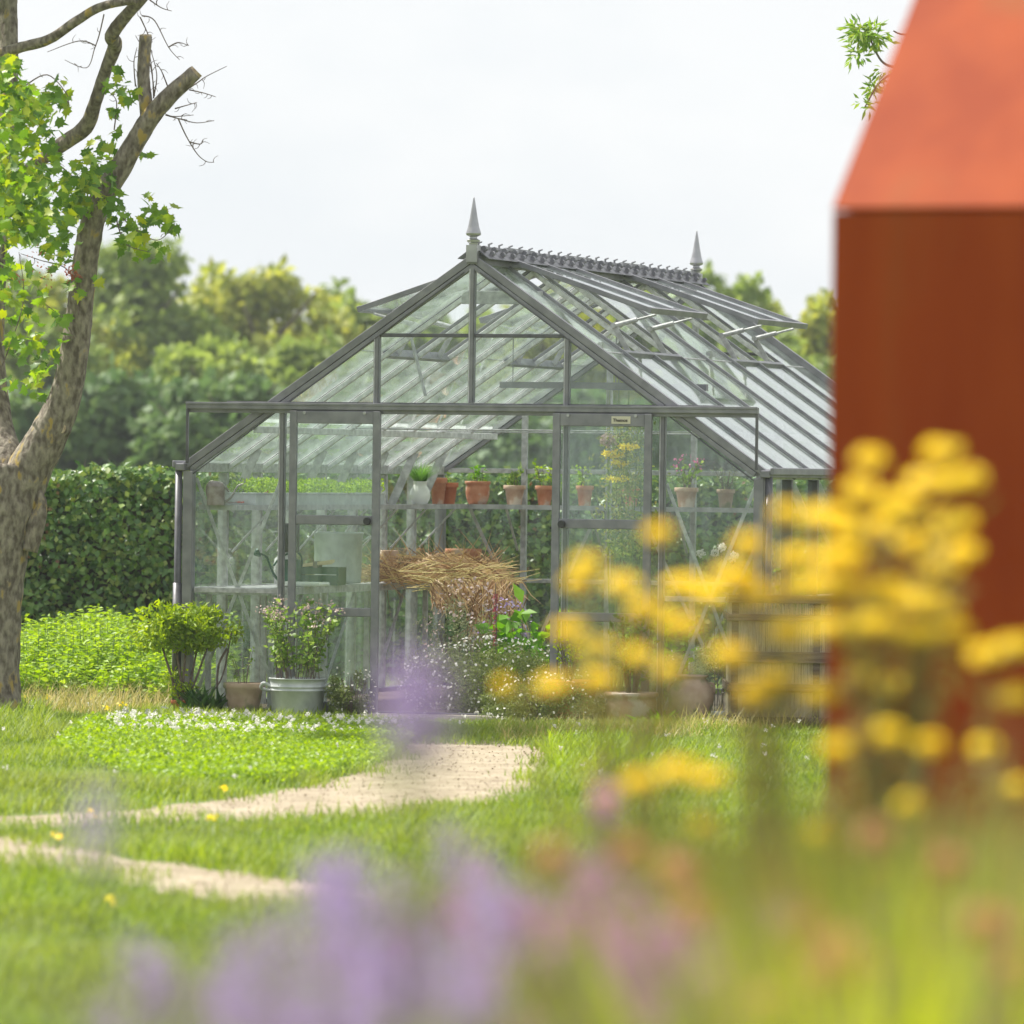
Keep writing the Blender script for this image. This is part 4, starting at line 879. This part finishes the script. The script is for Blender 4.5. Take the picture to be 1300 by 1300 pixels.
# the crown carries on above the frame
n = 1800; c = P(-60, -180, MY + .5); p, d = ball(n, c, (1.3, 1.2, .75), .2); scatter('foliage', 'maple', p, rdir(n, -.3), rdir(n, .8), .11, .11, L_maple, t, off=off)
pts = []
for a, b_, n_ in ((90, 345, 40), (95, 352, 30), (60, 340, 10), (60, 352, 8), (18, 352, 22), (45, 332, 8), (45, 318, 8)):
    for _ in range(n_): pts.append(tuple(P(a + random.gauss(0, 4.5), b_ + random.gauss(0, 4.5), MY - .4)))
n = len(pts); scatter('seeds', 'leaf', pts, rdir(n, -.6), rdir(n), .03, .014, leafmat('maple seed', [(.34, .08, .06), (.45, .2, .1)], .3), t, off=off)

# willow standing behind the steel block, two sprays show past its edge
WY = 47.0; wb = P(1290, 900, WY); t = thing('willow_tree', 'willow hidden by the steel block, two leafy sprays showing at its upper left edge', 'tree', (wb.x, wb.y, 0)); off = Vector((wb.x, wb.y, 0))
m = MB(off); p, q = smoothpts([(wb.x, wb.y, 0), (wb.x + .1, wb.y, 2), (wb.x - .05, wb.y, 4), (wb.x, wb.y, 6)], [.16, .13, .1, .06], 5); m.tube(p, q, 10, jit=.03)
def wl_(pts, r=2.2):
    p, q = smoothpts([P(a, b_, WY) for a, b_ in pts], [r * WY / F * (1 - .6 * i / (len(pts) - 1)) for i in range(len(pts))], 4); m.tube(p, q, 6)
wl_([(1288, 120), (1200, 95), (1140, 86), (1122, 80), (1112, 66), (1104, 48), (1096, 36)]); wl_([(1288, 200), (1190, 130), (1140, 96), (1118, 104), (1108, 118), (1098, 136)]); wl_([(1288, 60), (1200, 40), (1150, 44), (1134, 39)])
m.build('trunk', twig_m, t, smooth=True)
pts = []; D = []
for (a, b_, rx, ry, n_) in ((1100, 45, 21, 12, 80), (1090, 40, 13, 8, 30), (1112, 50, 12, 10, 24), (1092, 66, 10, 8, 16), (1083, 76, 5, 8, 5), (1118, 92, 6, 8, 7), (1126, 92, 5, 6, 5), (1108, 112, 8, 8, 16), (1113, 108, 8, 6, 12), (1094, 130, 8, 8, 8), (1106, 132, 5, 10, 6)):
    for _ in range(int(n_ * 1.7)):
        u_, v_ = random.gauss(0, .55), random.gauss(0, .55); pts.append(tuple(P(a + u_ * rx, b_ + v_ * ry, WY + random.gauss(0, .08)))); D.append((u_ + random.gauss(0, .5), random.gauss(0, .4), -v_ * .6 + random.gauss(-.25, .4)))
n = len(pts); scatter('foliage', 'leaf', pts, D, rdir(n, .7), 0.085 * rng.uniform(.7, 1.25, n), .026, L_willow, t, off=off)
foliage('foliage', 3500, tuple(P(1345, -120, WY)), (.95, 1.0, .9), .08, .018, L_willow, t, off=off, clumps=40, shell=.3)

# ------------------------------------------------------------------ lawn and ground cover
def keep_lawn(x, y):
    jx = x + rng.normal(0, .10, len(x)) + .1 * np.sin(x * 5 + y * 3); jy = y + rng.normal(0, .22, len(x)) + .25 * np.sin(x * 3.3 - y)
    k = ~inside(jx, jy, path1) & ~inside(jx, jy, path2) & ~in_gh(x, y)
    dx = x - G0.x; dy = y - G0.y; u = dx * math.cos(GA) - dy * math.sin(GA); v = dx * math.sin(GA) + dy * math.cos(GA)
    return k & ~((abs(u) < .76) & (v > -.52) & (v < 0))
def grass(name, n, ya, yb, xs, L, W, mat, side=False):
    y = rng.uniform(ya, yb, n) if not side else rng.uniform(ya, yb, n)
    x = rng.uniform(-1, 1, n) * (y * xs if not side else xs); k = keep_lawn(x, y)
    pn = np.sin(x * 1.7 + np.sin(y * 1.1) * 2) + np.sin(x * .8 - y * 1.9) + np.sin(x * 4.1 + y * 2.7) * .6
    x, y, pn = x[k], y[k], pn[k]; n = len(x); a = rng.random(n) * 6.28; ln = L * rng.uniform(.5, 1.3, n) * (1 + .22 * pn)
    D = np.c_[np.cos(a) * .5 * rng.random(n), np.sin(a) * .5 * rng.random(n), np.ones(n)]
    return tag(scatter(name, 'blade', np.c_[x, y, np.full(n, .0)], D, np.c_[np.cos(a), np.sin(a), np.zeros(n)], np.abs(ln), W, mat, tone=np.clip(rng.random(n) * .7 + .15 + .10 * pn, 0, 1)), kind='stuff')
grass('lawn_grass', 190000, 34, 48, .1, .075, .0085, L_lawn)
grass('lawn_grass', 120000, 17, 34, .1, .085, .0085, L_lawn)
grass('lawn_grass', 60000, 8, 60, 12, .09, .011, L_lawn, side=True)
def region(poly, n, margin=0):
    pl = [G(*p) for p in poly]; pl = [(p.x, p.y) for p in pl]; xs = [p[0] for p in pl]; ys = [p[1] for p in pl]; X = []; Y = []
    x = rng.uniform(min(xs), max(xs), n * 4); y = rng.uniform(min(ys), max(ys), n * 4); k = inside(x, y, pl); return x[k][:n], y[k][:n]
def tufts(name, poly, n, L, W, mat, lean=.6, kind='blade'):
    x, y = region(poly, n); k = ~in_gh(x, y); x, y = x[k], y[k]; n = len(x); a = rng.random(n) * 6.28; q = rng.random(n) * lean
    return tag(scatter(name, kind, np.c_[x, y, np.zeros(n)], np.c_[np.cos(a) * q, np.sin(a) * q, np.ones(n)], np.c_[np.cos(a), np.sin(a), np.zeros(n)], L * rng.uniform(.4, 1.3, n), W, mat), kind='stuff')
tufts('clover_patch_stalks', [(150, 922), (520, 930), (520, 948), (480, 975), (380, 1000), (200, 1000), (90, 960)], 9000, .10, .006, L_clover)
x, y = region([(110, 922), (535, 930), (520, 950), (480, 975), (360, 1000), (200, 1000), (60, 960)], 26000); n = len(x)
z = .03 + .07 * rng.random(n); a = scatter('clover_leaves', 'leaf', np.c_[x, y, z], rdir(n, .1, .3), rdir(n, 1.6), .028, .026, L_clover); tag(a, kind='stuff')
x, y = region([(160, 918), (540, 930), (515, 940), (330, 948), (180, 946), (120, 934)], 240); n = len(x); wgt = rng.random(n) < .8
P_, D_, N_ = [], [], []
for i in range(n):
    if not keep_lawn(x[i:i + 1], y[i:i + 1])[0]: continue
    hz = rng.uniform(.08, .13)
    for _ in range(12): P_.append((x[i] + random.gauss(0, .007), y[i] + random.gauss(0, .007), hz + random.gauss(0, .006)))
nn = len(P_); tag(scatter('clover_flowers', 'round', P_, rdir(nn), rdir(nn, .6), .015, .013, F_white), kind='stuff')
x, y = region([(0, 905), (1040, 925), (1040, 1000), (0, 1010)], 90); P_ = []
for i in range(len(x)):
    if not keep_lawn(x[i:i + 1], y[i:i + 1])[0]: continue
    for _ in range(10): P_.append((x[i] + random.gauss(0, .007), y[i] + random.gauss(0, .007), .09 + random.gauss(0, .006)))
nn = len(P_); tag(scatter('clover_flowers', 'round', P_, rdir(nn), rdir(nn, .6), .014, .012, F_white), kind='stuff')
tufts('tall_grass', [(10, 880), (222, 870), (232, 905), (120, 915), (20, 905)], 5200, .24, .006, L_dry, .7)
tufts('tall_grass', [(880, 905), (1060, 900), (1060, 930), (860, 935)], 3200, .20, .006, L_dry, .8)
tufts('tall_grass', [(620, 928), (880, 920), (890, 940), (640, 945)], 1800, .12, .006, L_dry, .8)
tufts('tall_grass', [(500, 925), (720, 928), (700, 950), (505, 945)], 2600, .075, .006, L_lawn, .8)
tufts('tall_grass', [(-20, 905), (60, 905), (60, 935), (-20, 935)], 1600, .17, .009, L_lawn, .7)
tufts('tall_grass', [(690, 945), (820, 945), (850, 990), (700, 990)], 3600, .14, .010, L_clover, .7)
x = rng.uniform(-5, 3, 46000); y = rng.uniform(24, 43, 46000); k = inside(x, y, path1) | inside(x, y, path2); x, y = x[k], y[k]; n = len(x)
L_grav = leafmat('gravel stone petal', [(.30, .245, .175), (.38, .315, .23), (.44, .375, .285)], 0, .9)
tag(scatter('gravel_stones', 'round', np.c_[x, y, np.full(n, .012) + rng.random(n) * .006], rdir(n, 0, .15), rdir(n, 2.2), rng.uniform(.006, .018, n), rng.uniform(.006, .015, n), L_grav), kind='stuff')
# nettles between the maple and the greenhouse
n = 1500; x = rng.uniform(-4.6, -2.35, n); y = rng.uniform(45.4, 51.5, n); dx = x - G0.x; dy = y - G0.y; u = dx * math.cos(GA) - dy * math.sin(GA); k = (u < -HW - .15); x, y = x[k], y[k]
hh = .38 + .24 * rng.random(len(x)) + .06 * np.sin(x * 5) ; hh *= np.clip((y - 44.2) / 2.5, .45, 1); m = MB(); P_, D_, L_ = [], [], []
for i in range(len(x)):
    m.tube([(x[i], y[i], 0), (x[i] + random.uniform(-.03, .03), y[i], hh[i])], [.004, .002], 4)
    for k in range(18):
        f = (k + 1) / 18; a = random.random() * 6.28; P_.append((x[i], y[i], hh[i] * (.25 + .75 * f))); D_.append((math.cos(a), math.sin(a), .15 + random.uniform(-.3, .3))); L_.append(.10 * (1.15 - .6 * f))
nb = scatter('nettle_bed', 'leaf', P_, D_, rdir(len(P_), 1.6), np.array(L_), np.array(L_) * .5, L_nettle); tag(nb, kind='stuff')
m.build('nettle_stalks', MATS['green stalk']); tag(bpy.data.objects['nettle_stalks'], kind='stuff')
# small yellow flowers in the lawn
P_ = []
for (a, b_) in ((115, 1042), (285, 1010), (143, 888), (120, 890), (155, 897), (100, 886), (135, 902), (70, 1074), (270, 1049), (140, 1160), (30, 888), (60, 888), (180, 880)):
    g = G(a, b_ + 14)
    for _ in range(10): P_.append((g.x + random.gauss(0, .012), g.y + random.gauss(0, .012), .10 + random.gauss(0, .006)))
tag(scatter('dandelion_flowers', 'round', P_, rdir(len(P_)), rdir(len(P_), .8), .022, .02, F_yel), kind='stuff')

# ------------------------------------------------------------------ foreground flowers, out of focus
def umbel(pt, r, mat, off, parent, n=70, flat=.35, fs=.012):
    p, d = ball(n, (0, 0, 0), (r, r, r * flat), .3); p = p + np.array(pt)
    return scatter('flower_head', 'round', p, rdir(n), unit(d + np.array([0, 0, .5])), fs, fs, mat, parent, off=off)
YB = [(1105, 582, 34, 26), (1195, 572, 42, 22), (1185, 610, 62, 26), (1232, 606, 30, 24), (1092, 622, 34, 30), (1138, 640, 60, 34), (1125, 668, 40, 24), (1050, 655, 60, 30), (1000, 650, 26, 18), (835, 676, 26, 18), (950, 690, 34, 24),
      (1080, 672, 46, 30), (1212, 662, 52, 24), (1010, 706, 40, 24), (1065, 706, 56, 28), (1165, 690, 46, 26), (1220, 700, 40, 26), (1190, 722, 50, 26), (1060, 740, 74, 34), (1120, 748, 60, 26), (1012, 745, 32, 24), (1165, 762, 60, 26), (1200, 775, 38, 22),
      (930, 732, 52, 26), (965, 752, 44, 24), (900, 756, 42, 26), (868, 742, 46, 26), (746, 716, 34, 22), (790, 742, 40, 24), (733, 738, 30, 20), (822, 772, 50, 26), (865, 792, 50, 24), (1062, 795, 62, 26), (1000, 800, 48, 24), (1112, 792, 52, 24), (1165, 802, 50, 20), (760, 822, 44, 24), (722, 800, 30, 22),
      (812, 832, 42, 22), (702, 868, 38, 22), (762, 862, 34, 20), (850, 850, 30, 18), (925, 830, 42, 24), (982, 862, 40, 22), (1040, 880, 34, 20), (955, 882, 40, 18), (1130, 868, 40, 20), (1092, 858, 28, 18), (1252, 830, 40, 22), (1290, 818, 40, 22), (1292, 884, 30, 22), (1250, 948, 26, 16), (1130, 932, 28, 20),
      (1062, 950, 26, 18), (1180, 945, 28, 16), (860, 978, 52, 20), (900, 988, 36, 18), (812, 992, 34, 18), (770, 1012, 24, 16), (1155, 1020, 20, 14), (895, 1050, 22, 14), (1040, 1060, 18, 16), (1120, 1110, 20, 14), (1148, 1160, 20, 14), (1290, 1000, 24, 18), (1215, 800, 24, 16), (640, 870, 10, 8)]
plants = [(1130, 8.6, 'tallest yellow umbel plant blurred in front of the steel block', lambda a, b_: a > 1040 and b_ < 830),
          (1255, 8.2, 'yellow umbel plant low at the right edge of the picture', lambda a, b_: a > 1200),
          (980, 8.8, 'yellow umbel plant before the compost bin', lambda a, b_: a > 900 and b_ < 900),
          (800, 9.0, 'yellow umbel plant before the right sliding door', lambda a, b_: b_ < 900),
          (1090, 7.8, 'short yellow umbel plant below the tallest one', lambda a, b_: a > 1000),
          (850, 8.4, 'short yellow umbel plant over the lawn at the lower centre right', lambda a, b_: True)]
used = set()
stalk_m = pm('brown stalk', (.13, .12, .05), (.24, .19, .08), .8, 0, 10)
for bx, Y, lab, cond in plants:
    Y *= 1.2
    base = P(bx, 700, Y); t = thing('yellow_umbel_plant', lab, 'flower', (base.x, base.y, 0)); off = Vector((base.x, base.y, 0)); m = MB(off)
    fol = []
    for i, (a, b_, w_, h_) in enumerate(YB):
        if i in used or not cond(a, b_): continue
        used.add(i); q = P(a, b_, Y + random.uniform(-.25, .25)); r = w_ / 2 / F * Y
        k = 90 + int(w_ * 3); umbel(q, r * 1.06, F_yel, off, t, n=int(k * 1.3), flat=max(.22, h_ / w_ * .55), fs=.0135)
        mid = P(bx + (a - bx) * .55, b_ + 170, Y); p, qq = smoothpts([(base.x + random.uniform(-.06, .06), base.y, 0), (base.x + (mid.x - base.x) * .5, base.y, mid.z * .55), mid, q], [.004, .0035, .003, .002]); m.tube(p, qq, 5)
        for _ in range(9):
            s = rng.random(); c = mid.lerp(q, s); fol.append((c.x + random.gauss(0, .012), c.y + random.gauss(0, .012), c.z - .01))
            c = p[int(len(p) * (.35 + .4 * rng.random()))]; fol.append((c.x, c.y, c.z))
    m.build('stem', stalk_m, t); n = len(fol)
    scatter('foliage', 'leaf', fol, rdir(n, .2), rdir(n, .6), .05, .010, leafmat('umbel foliage', [(.16, .18, .05), (.26, .25, .07), (.34, .24, .08)], .45), t, off=off)
# one spike plant of each kind, then copies
def spike_plant(name, label, group, hgt, mat, n, sl, sr, lmat):
    t = thing(name, label, 'flower', (0, 0, 0), 0, group); m = MB(); m.tube([(0, 0, 0), (.01, 0, hgt * .5), (0, 0, hgt)], [.003, .0025, .0015], 5); m.build('stem', stalk_m, t)
    p = np.c_[rng.normal(0, sr, n), rng.normal(0, sr, n), hgt - sl * rng.random(n)]; scatter('flower_spike', 'round', p, rdir(n), rdir(n), .008, .007, mat, t)
    k = 24; z = rng.uniform(.1, hgt - sl * 1.1, k); scatter('foliage', 'leaf', np.c_[np.zeros(k), np.zeros(k), z], rdir(k, .5), rdir(k, .6), .07, .009, lmat, t); return t
gl_ = 'lavender flower spikes blurred along the bottom of the picture'; gm_ = 'mauve flower spikes blurred along the bottom centre'
lab_l = 'pale lavender flower spike, one of the blurred drift along the bottom left and centre'
lab_m = 'mauve pink flower spike, one of the blurred drift along the bottom centre'
lav = spike_plant('lavender_spike', lab_l, gl_, 1.0, F_lav, 110, .055, .013, L_sage); mau = spike_plant('mauve_spike', lab_m, gm_, 1.0, F_mauve, 110, .05, .011, L_herb)
def place(root, px, py, Y, first):
    p = P(px, py, Y); sc = p.z / 1.0
    if first: root.location = (p.x, p.y, 0); root.scale = (1, 1, sc); return
    c = copy_thing(root, (p.x, p.y, 0), random.uniform(0, 6)); c.scale = (1, 1, sc)
fst = True
def sample(cands):
    a, b_, ra, rb = random.choice(cands); return a + random.gauss(0, .75) * ra, b_ + random.gauss(0, .75) * rb
for i in range(112):
    a, b_ = sample([(230, 1215, 60, 60), (440, 1210, 80, 60), (480, 1240, 90, 60), (530, 1130, 60, 60), (580, 1170, 80, 70), (330, 1290, 140, 30), (450, 1250, 80, 60)])
    place(lav, a, b_, random.uniform(6.4, 9.6), fst); fst = False
for a, b_, Y in ((120, 1000, 6.4), (543, 845, 6.4), (518, 825, 6.4), (522, 856, 6.4), (420, 1085, 7), (450, 1080, 7)): place(lav, a, b_, Y, False)
fst = True
for i in range(130):
    a, b_ = sample([(500, 1200, 80, 60), (620, 1170, 120, 80), (740, 1150, 110, 70), (850, 1200, 90, 80), (740, 1180, 100, 60), (640, 1200, 120, 60), (830, 1170, 50, 40), (760, 1240, 90, 50), (700, 1250, 140, 40), (830, 1240, 60, 40)])
    place(mau, a, b_, random.uniform(7.0, 10.5), fst); fst = False
# meadow growth between the flowers
def meadow(n, xr_, topf, Y0, Y1, mat, W, clump=True):
    P_, D_, L_, T_ = [], [], [], []
    for i in range(n):
        px = random.uniform(*xr_); Y = random.uniform(Y0, Y1); top = topf(px) + abs(random.gauss(0, 60)); z = P(px, top, Y).z; b0 = P(px, 700, Y)
        P_.append((b0.x, b0.y, 0)); D_.append((random.gauss(0, .05), random.gauss(0, .05), 1)); L_.append(z)
        c = .5 + .30 * math.sin(b0.x * 21 + 2 * math.sin(b0.y * 3)) + .22 * math.sin(b0.x * 47 + b0.y * 5); T_.append(min(1, max(0, c + random.gauss(0, .10))))
    n = len(P_); aa = rng.random(n) * 6.28; return tag(scatter('meadow_growth', 'blade', P_, D_, np.c_[np.cos(aa), np.sin(aa), np.zeros(n)], np.array(L_), W, mat, tone=np.array(T_)), kind='stuff')
def ip(xs, ys): return lambda x: float(np.interp(x, xs, ys))
meadow(4200, (850, 1420), ip([850, 950, 1040, 1150, 1420], [1130, 1050, 985, 980, 985]), 7.5, 11, F_mead, .013)
meadow(1900, (480, 900), ip([480, 560, 650, 800, 900], [1240, 1150, 1110, 1090, 1070]), 6.5, 10, leafmat('drift foliage', [(.07, .09, .03), (.14, .16, .06), (.22, .20, .09), (.24, .13, .10), (.32, .18, .17)], .4), .010)
meadow(620, (160, 620), ip([100, 250, 450, 600], [1180, 1140, 1120, 1120]), 6, 9, L_sage, .006)
L_lime = leafmat('lime blade', [(.26, .34, .01), (.36, .44, .015)], .5)
for bx, by, n_ in ((1045, 1040, 22), (1062, 1090, 14), (905, 1150, 10), (1222, 1010, 24), (1235, 1060, 14), (1290, 1020, 20), (1270, 1120, 12), (1150, 1110, 9), (985, 1150, 8), (1180, 1080, 8)):
    P_, D_, L_ = [], [], []
    n_ = int(n_ * 1.5)
    for _ in range(n_):
        px = random.gauss(bx, 11); Y = random.gauss(7.3, .15); q = P(px, by + abs(random.gauss(0, 35)), Y); P_.append((q.x, q.y, 0)); D_.append((random.gauss(0, .012), random.gauss(0, .03), 1)); L_.append(q.z)
    aa = rng.random(n_) * 6.28; b0 = P(bx, 700, 7.3); t = thing('sedge_clump', 'clump of lime green blades', 'grass clump', (b0.x, b0.y, 0), 0); t['bx'] = bx
    scatter('blades', 'blade', P_, D_, np.c_[np.cos(aa), np.sin(aa), np.zeros(n_)], np.array(L_), .024, L_lime, t, off=(b0.x, b0.y, 0))
cl_ = sorted([o for o in COL.objects if o.name.startswith('sedge_clump')], key=lambda o: o['bx'])
for o_, w_ in zip(cl_, ('leftmost', 'second', 'third', 'fourth', 'fifth', 'sixth', 'seventh', 'eighth', 'ninth', 'rightmost')):
    o_['label'] = 'blurred lime green grass clump at the lower right, %s of ten from the left' % w_; del o_['bx']
SB = [(860, 1110, 26, 8), (1065, 1205, 30, 7.5), (1050, 1235, 26, 7.5), (1265, 1180, 28, 7.5), (1245, 1170, 22, 7.5), (970, 1272, 18, 7.2), (1205, 1095, 20, 8), (880, 1160, 24, 7.6), (1100, 1230, 22, 7.6), (1110, 1060, 18, 8), (800, 1080, 20, 8), (1030, 1170, 20, 8), (700, 1090, 20, 7.5), (1285, 1230, 20, 7.4)]
SB.sort(key=lambda s: s[0])
ORD = ['leftmost', 'second', 'third', 'fourth', 'fifth', 'sixth', 'seventh', 'eighth', 'ninth', 'tenth', 'eleventh', 'twelfth', 'thirteenth', 'rightmost']
SLAB = ['blurred salmon orange flower head, %s counting from the left along the bottom right' % o_ for o_ in ORD]
for i, (a, b_, r, Y) in enumerate(SB):
    q = P(a, b_, Y); t = thing('salmon_flower', SLAB[i], 'flower', (q.x, q.y, 0), 0, 'salmon flowers low at the right'); off = Vector((q.x, q.y, 0))
    m = MB(off); m.tube([(q.x, q.y, 0), (q.x + .01, q.y, q.z * .6), q], [.004, .003, .002], 5); m.build('stem', stalk_m, t)
    umbel(q, r / F * Y, F_salm, off, t, n=150, flat=.8, fs=.011)
    n = 30; zz = rng.uniform(q.z * .4, q.z * .95, n); scatter('foliage', 'leaf', np.c_[np.full(n, q.x), np.full(n, q.y), zz], rdir(n, .5), rdir(n, .6), .07, .012, L_sage, t, off=off)

# ------------------------------------------------------------------ the air between here and the far trees
hz = MB(); hz.box(-410, 410, -70, 710, -1.0, 16.0)
hm = bpy.data.materials.new('haze'); hm.use_nodes = True; hn = hm.node_tree; hn.nodes.clear()
ho = hn.nodes.new('ShaderNodeOutputMaterial'); hv = hn.nodes.new('ShaderNodeVolumePrincipled'); hv.inputs['Color'].default_value = (.9, .94, 1, 1); hv.inputs['Density'].default_value = .0004; hv.inputs['Anisotropy'].default_value = .3
hn.links.new(hv.outputs[0], ho.inputs['Volume'])
tag(hz.build('haze', hm), kind='stuff')

for pre, g_ in (('far_tree', 'trees beyond the hedge'), ('terracotta_pot', 'terracotta pots inside the greenhouse'), ('sedge_clump', 'lime green grass clumps at the lower right'), ('yellow_umbel_plant', 'yellow umbel plants in the foreground'),
                ('daisy_bush', 'daisy bushes around the doorway'), ('leafy_plant', 'leafy plants in the greenhouse beds'), ('planted_pot', 'planted pots before the greenhouse'), ('watering_can', 'watering cans in the greenhouse'), ('dock_plant', 'strap leaved clumps before the greenhouse'), ('flowering_herb', 'flowering herbs behind the daisies')):
    for o_ in COL.objects:
        if o_.parent is None and o_.name.split('.')[0] == pre: o_['group'] = g_
